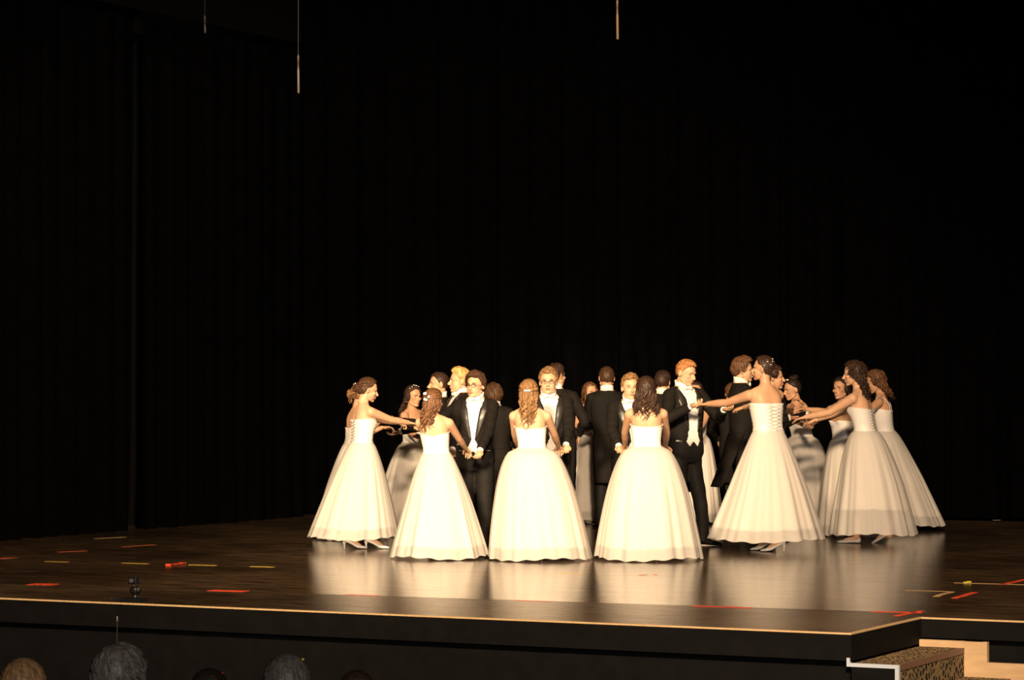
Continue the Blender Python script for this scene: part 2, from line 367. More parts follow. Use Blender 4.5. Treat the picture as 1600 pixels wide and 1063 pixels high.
# device on the stage lip: small camera on a jointed stand with base plate
def stage_camera():
    g = G(211, 940); o = empty('stage_camera', g, ANG); tag(o, 'small black camera on a jointed mount at the stage lip', 'camera')
    M = lambda vf: vf
    mesh('base_plate', prism([(-.10, -.045), (.075, -.045), (.085, .05), (-.10, .05)], 0, .022), 'plastic_black', o, smooth=False)
    mesh('cable_tail', tube(spline([(-.10, 0, .012), (-.17, .01, .01), (-.24, .0, .008)], 8), [.01] * 8, 8), 'rubber_black', o)
    mesh('mount_neck', tube([(0, 0, .02), (0, 0, .05)], [.026, .02], 14), 'plastic_black', o)
    b = mesh('yoke_body', ellipsoid((0.002, 0, .08), (.043, .036, .036), 18, 12), 'plastic_black', o)
    mesh('ring', tube([(.03, -.012, .085), (.05, -.012, .085)], [.022, .022], 16), 'rubber_black', o)
    mesh('swivel', tube([(-.004, 0, .105), (-.008, 0, .128)], [.014, .014], 12), 'metal_grey', o)
    h = mesh('camera_head', remesh(box(-.042, .026, -.03, .03, .125, .172), .004, 3), 'plastic_black', o)
    mesh('lens', tube([(-.008, -.028, .149), (-.008, -.046, .149), (-.008, -.048, .149)], [.017, .017, .013], 16), 'lens_glass', o)
stage_camera()
def thin_mic():
    tip = P(183, 963, 16.4); base = np.array([tip[0], tip[1], aud_z(16)])
    o = empty('microphone_stand', base); tag(o, 'thin slender microphone stand in front of the stage', 'microphone stand'); hh = tip[2] - base[2]
    mesh('base', tube([(0, 0, 0), (0, 0, .012), (0, 0, .02)], [.11, .11, .02], 24), 'plastic_black', o)
    mesh('rod', tube([(0, 0, .015), (0, 0, hh - .035)], [.0018, .0014], 8), 'mic_grey', o)
    mesh('capsule', tube([(0, 0, hh - .037), (0, 0, hh - .03), (0, 0, hh - .02), (0, 0, hh - .004), (0, 0, hh)], [.003, .007, .004, .005, .003], 10), 'metal_grey', o)
thin_mic()

# tape marks
def tape(a, b, wid, m, label, grp, crumple=False):
    A, B = G(*a), G(*b); c = (A + B) / 2; d = nrm((B - A)[:2]); L = np.linalg.norm((B - A)[:2]); n = np.array([-d[1], d[0]])
    rnd = random.Random(int(a[0])); N = 8; top = []; bot = []
    for i in range(N):
        s = -L / 2 + L * i / (N - 1); j = rnd.uniform(-.12, .12) * wid
        for q, lst in ((wid / 2 + j, top), (-wid / 2 + j, bot)): lst.append(d * s + n * q)
    zt = [.0016 + (rnd.uniform(.003, .013) if crumple else 0) for _ in range(N)]
    v = []; f = []
    for i in range(N):
        z0 = 0.0002 if not crumple or i in (0, N - 1) else max(.0002, zt[i] - .003)
        v += [(*top[i], z0), (*bot[i], z0), (*bot[i], zt[i]), (*top[i], zt[i])]
    for i in range(N - 1):
        for k in range(4): f.append((4 * i + k, 4 * i + (k + 1) % 4, 4 * i + 4 + (k + 1) % 4, 4 * i + 4 + k))
    f += [(3, 2, 1, 0), tuple(4 * (N - 1) + k for k in range(4))]
    o = mesh('floor_tape', (v, f), m, smooth=False); o.location = (c[0], c[1], 0)
    tag(o, label, 'tape', grp)
RG, YG = 'red tape strips on the stage floor', 'yellow tape marks on the stage floor'
tape((48, 913), (86, 914), .17, 'tape_red', 'short bright red tape strip left of the small stage camera', RG)
tape((328, 923), (384, 924.6), .12, 'tape_red', 'bright red tape strip on the dark floor right of the stage camera', RG)
tape((262, 884), (287, 881.5), .05, 'tape_red', 'crumpled red tape scrap lying on the floor by a yellow mark', RG, True)
tape((1084, 947.3), (1175, 950.5), .07, 'tape_red', 'long red tape strip along the floor seam on the glossy reflection', RG)
tape((1361, 956), (1441, 957.8), .06, 'tape_red', 'red tape strip on the seam near the stage corner', RG)
tape((1400, 963), (1441, 955), .045, 'tape_red', 'slanted red tape running along the stage corner edge', RG)
tape((1491, 935), (1524, 926), .05, 'tape_red', 'slanted red tape strip beside a slanted cream strip', RG)
tape((1568, 913.5), (1604, 905.5), .05, 'tape_red', 'slanted red tape strip near the lime tape knot', RG)
tape((541, 929.6), (592, 931.4), .02, 'tape_red', 'thin faded red tape along the seam before the gown of the woman in profile', RG)
tape((805, 938.6), (860, 940.4), .02, 'tape_red', 'thin faded red tape along the seam in the bright gown reflection', RG)
tape((0, 873.5), (18, 871.5), .12, 'tape_orange', 'orange tape piece at the side curtain end of the floor', 'orange tape marks by the side curtain')
tape((90, 863), (135, 861), .07, 'tape_orange', 'faded orange tape strip, middle one before the side curtain', 'orange tape marks by the side curtain')
tape((193, 855), (240, 851.5), .07, 'tape_orange', 'faded orange tape strip, farthest from the stage lip by the side curtain', 'orange tape marks by the side curtain')
tape((150, 842), (195, 839.5), .07, 'tape_cream', 'pale cream tape strip at the foot of the side curtain', YG)
for a, b, lb in (((72, 877.6), (106, 878.6), 'dull yellow tape dash in the row, next to the orange tape piece'), ((192, 880), (231, 881.4), 'dull yellow tape dash in the row, second after the orange tape piece'), ((296, 883), (338, 884), 'dull yellow tape dash beside the crumpled red scrap'), ((392, 885.6), (428, 886.6), 'dull yellow tape dash in the row, closest to the dancers')):
    tape(a, b, .05, 'tape_yellow', lb, YG)
tape((1461, 932.5), (1488, 925), .05, 'tape_cream', 'slanted cream tape strip beside a slanted red one', YG)
tape((1415, 923), (1486, 924.8), .02, 'tape_cream', 'thin cream tape line ending at the slanted cream strip', YG)
tape((1508, 911.5), (1515, 911.0), .04, 'tape_lime', 'small lime yellow tape knot on the floor', YG, True)
tape((1491, 911), (1600, 914), .03, 'tape_cream', 'long thin brownish tape line beside the lime tape knot', YG)
tape((873, 896.3), (910, 897), .025, 'tape_yellow', 'thin yellow tape dash on a seam in the bright reflection', YG)
tape((1002, 899.0), (1006, 899.2), .10, 'tape_red', 'tiny red tape dot on the glossy reflection', RG)
tape((1021, 898.4), (1027, 898.6), .04, 'tape_red', 'tiny red tape dash beside the red tape dot', RG)
tape((1555, 767 + 46), (1560, 767 + 46.2), .10, 'pearl', 'tiny white scrap at the foot of the back curtain', 'scraps')

# ------------------------------------------------------------------ PEOPLE: shared pieces (heads, hands)
def build_head(male):
    b = MB(); jw = 1.12 if male else 1.0
    b.add(ellipsoid((0, .012, .022), (.074, .093, .088), 32, 20))
    b.add(ellipsoid((0, -.024, -.040), (.058 * jw, .060, .068), 24, 16))
    b.add(ellipsoid((0, -.064, -.094), (.024 * jw, .019, .017), 16, 10))
    for s in (-1, 1):
        b.add(tube([(s * .052 * jw, .004, -.052), (s * .040 * jw, -.026, -.082), (s * .008, -.064, -.097)], [.017, .018, .015], 10))
        b.add(ellipsoid((s * .041, -.056, -.022), (.022, .020, .017)))
        b.add(ellipsoid((s * .009, -.093, -.0355), (.0085, .009, .0075)))
        R = Matrix.Rotation(s * -.45, 3, 'Z')
        b.add(ellipsoid((s * .077, .016, -.008), (.007, .018, .031), 12, 10, np.array(R)))
    b.add(tube([(-.042, -.062, .019), (-.02, -.077, .019), (0, -.078, .015), (.02, -.077, .019), (.042, -.062, .019)], [.010] * 5, 8))
    b.add(tube([(0, -.076, .012), (0, -.088, -.008), (0, -.105, -.031), (0, -.098, -.038)], [.008, .0085, .0115, .009], 10))
    b.add(ellipsoid((0, -.082, -.058), (.021, .010, .0065))); b.add(ellipsoid((0, -.080, -.0685), (.017, .010, .0075)))
    r = .056 if male else .047
    b.add(tube([(0, .014, -.03), (0, .022, -.08), (0, .030, -.15)], [r, r, r * 1.02], 20))
    v, f = remesh(b.get(), .0042, 3, .22)
    for s in (-1, 1):   # eye sockets
        c = np.array([s * .031, -.074, .001]); d = v - c
        g = np.exp(-((d[:, 0] / .016) ** 2 + (d[:, 2] / .010) ** 2)) * (v[:, 1] < -.03)
        v[:, 1] += .010 * g
    return v, f
HEADS = {True: build_head(True), False: build_head(False)}
def eye_vf(s):
    a = ellipsoid((s * .031, -.0595, .001), (.0125, .0095, .0056), 12, 8)
    b = ellipsoid((s * .031, -.0675, .001), (.0060, .0024, .0052), 10, 6)
    return a, b
def brow_vf(s, t=1.0): return tube([(s * .016, -.0865, .0185), (s * .031, -.083, .0235), (s * .046, -.071, .0195)], [(.002, .0032 * t), (.0022, .0036 * t), (.0012, .0015)], 6)
def lips_vf(): 
    b = MB(); b.add(ellipsoid((0, -.0862, -.0585), (.0200, .0085, .0050), 14, 8)); b.add(ellipsoid((0, -.0840, -.0680), (.0165, .0085, .0060), 14, 8)); return b.get()

def build_hand(curl):
    """right hand: wrist at origin, fingers +Y, back of the hand +Z, thumb at -X"""
    b = MB()
    rings = []
    for y, rx, rz, x0, z0 in ((-.035, .023, .019, 0, 0), (-.01, .024, .0175, 0, 0), (.012, .029, .0165, 0, 0), (.045, .037, .0145, 0, 0), (.078, .039, .012, .001, 0), (.092, .034, .009, .002, -.001)):
        a = np.linspace(0, 2 * math.pi, 20, endpoint=False)
        rings.append(np.column_stack([x0 + rx * np.cos(a), np.full(20, y), z0 + rz * np.sin(a)]))
    b.add(loft(rings))
    for i, (x, L, y0) in enumerate(((-.029, .066, .085), (-.0095, .076, .090), (.0105, .071, .087), (.029, .055, .080))):
        a = -(x * 3.0); seg = [L * .42, L * .33, L * .25]; p = np.array([x * .95, y0 - .018, 0.0]); pts = [p]; ang = -curl * .25
        for k, sg in enumerate(seg):
            if k == 0: sg += .012
            ang += curl * (.75, 1.0, .8)[k]
            d = np.array([-math.sin(a) * math.cos(ang), math.cos(a) * math.cos(ang), -math.sin(ang)]); p = p + d * sg; pts.append(p)
        b.add(tube(pts, [.0092, .0086, .0078, .0062], 10, round_ends=True))
    b.add(tube([(-.016, .012, -.004), (-.034, .036, -.012), (-.047, .060, -.018), (-.047, .084, -.024)], [.014, .0120, .0098, .0075], 10, round_ends=True))
    return remesh(b.get(), .0031, 2, .30)
HANDS = {'hold': build_hand(.62), 'soft': build_hand(.30)}

# ------------------------------------------------------------------ hair (in head coordinates: eye level z = 0, face towards -Y)
HC = np.array([0, .012, .018]); HR = np.array([.0765, .0955, .0925])
def head_surface(az, el, off=0.0):
    d = np.array([math.cos(el) * math.sin(az), -math.cos(el) * math.cos(az), math.sin(el)])
    r = 1.0 / math.sqrt(((d / HR) ** 2).sum()); return HC + d * (r + off)
def hair_cap(rnd, line, thick, groove=.0025, gfreq=26, nu=72, nv=44, part=None):
    """closed skull cap; below the hair line it dives under the scalp"""
    ph = [rnd.uniform(0, 6.28) for _ in range(6)]; v = []
    for i in range(nv + 1):
        el = math.pi / 2 - math.pi * i / nv
        for j in range(nu):
            az = -math.pi + 2 * math.pi * j / nu; A = abs(math.degrees(az))
            lh = math.radians(np.interp(A, line[0], line[1])) + .05 * math.sin(7 * az + ph[0]) 
            m = min(1, max(0, (el - lh + .09) / .18)); m = m * m * (3 - 2 * m)
            t = thick(az, el) + groove * (math.sin(gfreq * az + 3 * el + ph[1]) + .6 * math.sin(gfreq * 1.7 * az - 5 * el + ph[2]) + .5 * math.sin(9 * az + 8 * el + ph[3])) * max(0, math.cos(el)) + groove * math.sin(30 * el + 4 * az + ph[4]) * .4
            if part is not None: t -= .007 * math.exp(-((az - part) / .12) ** 2) * max(0, math.sin(el))
            v.append(head_surface(az, el, -.012 + m * (.012 + t)))
    f = []
    for i in range(nv):
        for j in range(nu):
            a = i * nu + j; b = i * nu + (j + 1) % nu; f.append((a, a + nu, b + nu, b))
    return np.array(v), f
F_LINE = ([0, 35, 55, 72, 88, 100, 120, 180], [44, 42, 30, 10, 8, -22, -48, -52])
M_LINE = ([0, 35, 52, 66, 78, 92, 112, 180], [38, 37, 30, 12, -14, 10, -40, -46])
def lock(path, r0, r1, n=14, wave=0.0, wl=.07, ph=0.0, curl=0.0, sides=6, flat=.7):
    p = spline(path, n); L = np.concatenate([[0], np.cumsum(np.linalg.norm(np.diff(p, axis=0), axis=1))])
    t = L / L[-1]; env = np.clip(t * 2.2 - .15, 0, 1)
    if wave: p = p + np.outer(np.sin(L / wl * 6.28 + ph) * env * wave, (1, .25, 0)) + np.outer(np.cos(L / wl * 6.28 * .8 + ph * 2) * env * wave * .5, (0, 1, 0))
    if curl: p = p + np.outer(np.sin(L / wl * 6.28 + ph) * env * curl, (1, 0, 0)) + np.outer(np.cos(L / wl * 6.28 + ph) * env * curl, (0, 1, 0))
    r = [(r0 * (1 - q) + r1 * q) * (1.0 - .55 * max(0, q - .75) / .25) for q in t]
    return tube(p, [(x, x * flat) for x in r], sides)
def hair_long(rnd, L, n, az0=80, wave=.010, wl=.09, curl=0.0, r=.0115, top=25, spread=1.0, back=.092, narrow=1.0):
    """locks falling from the crown over the back of the head and down the back"""
    b = MB()
    for i in range(n):
        q = (i + .5) / n; az = math.radians(az0 + (360 - 2 * az0) * q + rnd.uniform(-4, 4)); el = math.radians(rnd.uniform(-12, top))
        p0 = head_surface(az, el, .004); p1 = head_surface(az, math.radians(-25), .016)
        lay = rnd.uniform(0, .03); sx = math.sin(az)
        x2 = sx * .074 * spread * narrow + rnd.uniform(-.012, .012); y2 = back + lay * .7 - .035 * abs(sx) ** 3
        ln = L * rnd.uniform(.72, 1.05) * (1 - .18 * abs(sx))
        pts = [p0, p1, (x2, max(y2, p1[1] * .9), -.11), (x2 * 1.08 * narrow, y2 + .016, -.11 - (ln - .11) * .5), (x2 * 1.05 * narrow + rnd.uniform(-.012, .012), y2 + .022, -ln)]
        b.add(lock(pts, r * rnd.uniform(.85, 1.25), .004, 26 if curl or wave else 14, wave * rnd.uniform(.6, 1.3), wl * rnd.uniform(.85, 1.2), rnd.uniform(0, 6), curl * rnd.uniform(.7, 1.2)))
    return b
def swirl(c, R, r, rnd, axis=(0, 1, 0), turns=1.2):
    ax = nrm(axis); u = nrm(np.cross(ax, (0, 0, 1) if abs(ax[2]) < .9 else (1, 0, 0))); w_ = np.cross(ax, u); a0 = rnd.uniform(0, 6.28)
    p = [np.array(c) + (u * math.cos(a0 + 6.28 * turns * t) + w_ * math.sin(a0 + 6.28 * turns * t)) * R * (1 - .45 * t) + ax * .018 * t for t in np.linspace(0, 1, 16)]
    return tube(p, [r * (.6 + .5 * math.sin(3.14 * t)) for t in np.linspace(.08, .92, 16)], 8)
def make_hair(style, seed, L=.32, k=1.0):
    rnd = random.Random(seed); b = MB()
    if style in ('short', 'quiff', 'mop', 'crop'):
        T = {'short': .017, 'quiff': .024, 'mop': .030, 'crop': .010}[style]; S = {'short': .008, 'quiff': .008, 'mop': .017, 'crop': .005}[style]
        th = lambda az, el: S + (T - S) * max(0, min(1, (el - .15) / .9)) + (.010 if style in ('quiff', 'mop') else .003) * max(0, math.cos(az)) * max(0, math.sin(el * 1.3))
        b.add(hair_cap(rnd, M_LINE, th, .0022, 22))
        n = {'short': 130, 'quiff': 190, 'mop': 260, 'crop': 90}[style]
        for i in range(n):
            el = math.asin(rnd.uniform(.0 if style == 'mop' else .3, .995)); az = rnd.uniform(-math.pi, math.pi)
            if abs(az) < 1.0 and el < .72: el = rnd.uniform(.72, 1.2)
            tw = .35; dn = {'short': .30, 'quiff': .32, 'mop': .42, 'crop': .2}[style]
            if style == 'quiff' and abs(az) < 1.3 and el > .6: tw, dn = .8, .05
            az2 = az + tw * rnd.uniform(.7, 1.3); el2 = el - dn * rnd.uniform(.7, 1.2)
            if abs(az2) < 1.0: el2 = max(el2, .60)
            p = head_surface(az, el, th(az, el) - .005); q = head_surface(az2, el2, th(az2, el2) + rnd.uniform(-.003, .0025))
            mid = (p + q) / 2 + nrm((p + q) / 2 - HC) * rnd.uniform(.002, .005); sc = .6 if style == 'crop' else 1
            b.add(tube(spline([p, mid, q], 5), [(.003, .002), (.0065 * sc, .0035 * sc), (.0075 * sc, .004 * sc), (.006 * sc, .003 * sc), (.002, .001)], 5))
    elif style == 'updo':       # rolled bun low at the back
        b.add(hair_cap(rnd, F_LINE, lambda az, el: .011 + .006 * max(0, math.sin(el)), .0028, 30))
        b.add(ellipsoid((0, .118, -.005), (.045, .034, .045), 18, 12))
        for i in range(16):
            a = rnd.uniform(0, 6.28); rr = rnd.uniform(.012, .042)
            b.add(swirl((rr * math.cos(a), .118 + .022 * (1 - rr / .05), -.005 + rr * math.sin(a)), rnd.uniform(.014, .022), .0085, rnd, (math.cos(a) * .5, 1, math.sin(a) * .5)))
        for i in range(14):
            s = -1 if i % 2 else 1; el = rnd.uniform(-.35, .7)
            b.add(tube(spline([head_surface(s * 1.5, el, .008), head_surface(s * 2.2, el * .8, .016), (s * .03, .115, el * .05)], 10), [(.010, .006)] * 10, 6))
        for i in range(6):
            x = rnd.uniform(-.04, .04); b.add(lock([(x, .10, -.03), (x * 1.2, .115, -.07), (x * 1.4, .10, -.115)], .007, .003, 14, 0, .05, rnd.uniform(0, 6), .006))
    elif style == 'braided':    # plaited bun low to one side
        b.add(hair_cap(rnd, F_LINE, lambda az, el: .009 + .005 * max(0, math.sin(el)), .004, 24))
        for i in range(26):
            a = rnd.uniform(0, 6.28); rr = rnd.uniform(.0, .038)
            b.add(swirl((-.012 + rr * math.cos(a), .108 + .022 * (1 - rr / .04), -.035 + 1.25 * rr * math.sin(a)), rnd.uniform(.012, .02), .0085, rnd, (math.cos(a) * .6, 1, math.sin(a) * .6)))
        b.add(ellipsoid((-.012, .104, -.035), (.042, .032, .05), 18, 12))
    elif style == 'topknot':
        b.add(hair_cap(rnd, F_LINE, lambda az, el: .008 + .006 * max(0, math.sin(el)), .002, 34))
        b.add(ellipsoid((0, .05, .115), (.048, .046, .036), 18, 12))
        for i in range(14):
            a = 6.28 * i / 14; b.add(swirl((.03 * math.cos(a), .05 + .03 * math.sin(a), .125), .018, .009, rnd, (math.cos(a), math.sin(a), .7)))
    elif style == 'halfup':
        b.add(hair_cap(rnd, F_LINE, lambda az, el: .012 + .006 * max(0, math.sin(el)), .0028, 30))
        for i in range(18):
            s = -1 if i % 2 else 1; el = rnd.uniform(-.05, .75)
            b.add(tube(spline([head_surface(s * 1.35, el, .008), head_surface(s * 2.2, el * .9, .017), (s * .012, .122, .015 + el * .03)], 10), [(.009, .005)] * 10, 6))
        b.add(hair_long(rnd, L, 44, 88, .006, .075, .009, .0105, 12, narrow=k).get())
    elif style == 'loose':
        b.add(hair_cap(rnd, F_LINE, lambda az, el: .014 + .006 * max(0, math.sin(el)), .0030, 28, part=.12))
        b.add(hair_long(rnd, L, 50, 70, .008, .085, .009, .0115, 30, spread=1.3, narrow=k).get())
    elif style == 'straight':
        b.add(hair_cap(rnd, F_LINE, lambda az, el: .011 + .004 * max(0, math.sin(el)), .0018, 34, part=0))
        b.add(hair_long(rnd, L, 44, 62, .002, .2, 0, .0115, 30, spread=1.1).get())
        for s in (-1, 1):
            for i in range(10):
                az = s * rnd.uniform(1.0, 1.5); p0 = head_surface(az, .35, .010)
                b.add(lock([p0, head_surface(az, -.3, .014), (s * .075, -.03 + .01 * i * .3, -.12), (s * (.075 + .004 * i), -.045 - .004 * i, -.20), (s * .085, -.065 - .004 * i, -L * rnd.uniform(.8, 1.05))], .010, .004, 14, .002))
    elif style == 'curly':
        b.add(hair_cap(rnd, F_LINE, lambda az, el: .018 + .008 * max(0, math.sin(el)), .0045, 18))
        b.add(hair_long(rnd, L, 54, 74, 0, .060, .019, .009, 35, spread=1.35, narrow=k).get())
        for i in range(110):
            az = math.radians(rnd.uniform(62, 298)); el = rnd.uniform(-.2, 1.0)
            p = head_surface(az, el, .016); q = head_surface(az + rnd.uniform(-.2, .2), el - .5, .024)
            b.add(lock([p, (p + q) / 2 + nrm(p - HC) * .01, q], .008, .004, 14, 0, .045, rnd.uniform(0, 6), .011))
    elif style == 'bob':        # loose mid-length hair for the audience
        b.add(hair_cap(rnd, F_LINE, lambda az, el: .018 + .010 * max(0, math.sin(el)), .0040, 26, part=0 if k == 1 else None))
        b.add(hair_long(rnd, L, 44, 62, .007, .09, 0, .012, 40, spread=1.2).get())
    return b.get()

# ------------------------------------------------------------------ torso shape
FR = np.array([(.76, .150, .105, .005), (.84, .170, .118, .008), (.90, .172, .118, .010), (.97, .152, .104, .006), (1.05, .124, .090, 0), (1.10, .122, .088, -.002), (1.17, .131, .094, -.002), (1.235, .140, .100, 0), (1.30, .146, .094, .006), (1.345, .144, .080, .012), (1.385, .118, .064, .016), (1.415, .080, .054, .018), (1.445, .052, .048, .018)])
MR = np.array([(.80, .110, .085, .006), (.84, .150, .108, .007), (.88, .168, .120, .008), (.95, .165, .118, .006), (1.04, .150, .108, 0), (1.12, .150, .108, -.002), (1.22, .166, .116, -.002), (1.32, .178, .120, .0), (1.40, .180, .108, .008), (1.445, .168, .090, .014), (1.48, .135, .070, .018), (1.505, .090, .060, .020), (1.535, .060, .056, .020)])
def torso(th, z, male, off=0.0):
    T = MR if male else FR
    rx = np.interp(z, T[:, 0], T[:, 1]) + off; ry = np.interp(z, T[:, 0], T[:, 2]) + off; yo = np.interp(z, T[:, 0], T[:, 3])
    s, c = np.sin(th), np.cos(th); e = .86
    x = rx * np.sign(s) * np.abs(s) ** e; y = yo - ry * np.sign(c) * np.abs(c) ** e
    if not male:
        for q in (-.52, .52): y = y - .020 * np.exp(-((th - q) / .33) ** 2 - ((z - 1.232) / .05) ** 2)
        y = y - .006 * np.exp(-((np.abs(th) - math.pi) / .16) ** 2) * np.exp(-((z - 1.25) / .12) ** 2)
        for q in (-2.55, 2.55): y = y + .007 * np.exp(-((th - q) / .28) ** 2 - ((z - 1.29) / .06) ** 2)
    return np.stack([x, y, np.broadcast_to(z, np.shape(x)) * 1.0], -1)
def ik(S, T, L1, L2, pole):
    D = T - S; d = np.linalg.norm(D)
    if d > (L1 + L2) * .995:
        g = min(d / (L1 + L2) / .995, 1.07); L1 *= g; L2 *= g
    d2 = min(d, (L1 + L2) * .995); n = nrm(D); a = (L1 * L1 - L2 * L2 + d2 * d2) / (2 * d2); h = math.sqrt(max(0, L1 * L1 - a * a))
    pp = nrm(pole - n * np.dot(pole, n)); return S + n * a + pp * h, S + n * d2

def shoe(kind, s):
    """toe towards -Y, ankle above origin; returns list of (name, vf, material)"""
    out = []
    def rings(prof, n=16):
        R = []
        for y, zc, rx, rz in prof:
            a = np.linspace(0, 2 * math.pi, n, endpoint=False); z = zc + rz * np.sin(a); R.append(np.column_stack([rx * np.cos(a) , np.full(n, y), np.maximum(z, zc - rz * .72)]))
        return loft(R)
    if kind == 'black':
        out.append(('shoe', rings([(.075, .045, .018, .030), (.068, .050, .033, .048), (.03, .055, .037, .053), (-.02, .05, .038, .046), (-.08, .037, .044, .033), (-.14, .028, .043, .025), (-.185, .022, .030, .018), (-.20, .018, .012, .010)]), 'shoe_black'))
    elif kind == 'heel':
        out.append(('shoe', rings([(.058, .085, .012, .020), (.05, .088, .025, .030), (.015, .080, .030, .024), (-.03, .055, .031, .018), (-.08, .026, .036, .020), (-.12, .019, .036, .018), (-.16, .014, .022, .012), (-.178, .011, .006, .006)]), 'shoe_white'))
        out.append(('heel', tube([(0, .045, .075), (0, .044, .045), (0, .042, .012), (0, .042, .001)], [.019, .010, .0065, .008], 10), 'shoe_white'))
    else:
        out.append(('shoe', rings([(.062, .028, .015, .022), (.055, .030, .028, .030), (.02, .022, .030, .020), (-.04, .020, .034, .017), (-.09, .018, .039, .018), (-.13, .016, .036, .016), (-.165, .012, .022, .011), (-.178, .010, .008, .007)]), 'shoe_glitter' if kind == 'flat' else 'shoe_white'))
    return out

def skirt(k, z0, z1, r0, R, p, hoff, seed, amp, tmax=1.0, scale=1.0, nth=200, nz=26):
    rnd = random.Random(seed); ph = [rnd.uniform(0, 6.28) for _ in range(8)]; th = np.linspace(0, 2 * math.pi, nth, endpoint=False); rows = []
    ns = [rnd.choice((6, 7)), rnd.choice((10, 11)), rnd.choice((15, 16, 17)), rnd.choice((23, 25)), 34]; am = [.5, .9, .8, .5, .3]
    hem = .012 * np.sin(3 * th + ph[5]) + .006 * np.sin(ns[2] * th + ph[6])
    fold = sum(a * np.sin(n * th + q) for a, n, q in zip(am, ns, ph)); fold = fold / 1.6
    for t in np.linspace(0, tmax, nz):
        f = t ** p; rx = r0[0] + (R - r0[0]) * f; ry = r0[1] + (R * .96 - r0[1]) * f
        g = scale * (1 + amp * fold * min(1, t * 2.2 + .12) * (.5 + .5 * t)); z = z0 + (z1 - z0) * t + hem * t * t
        x = rx * g * np.sin(th) + hoff[0] * t ** 1.25; y = r0[2] * (1 - t) - ry * g * np.cos(th) + hoff[1] * t ** 1.25
        rows.append(np.column_stack([x, y, z]))
    return np.vstack(rows), grid_faces(nz, nth)

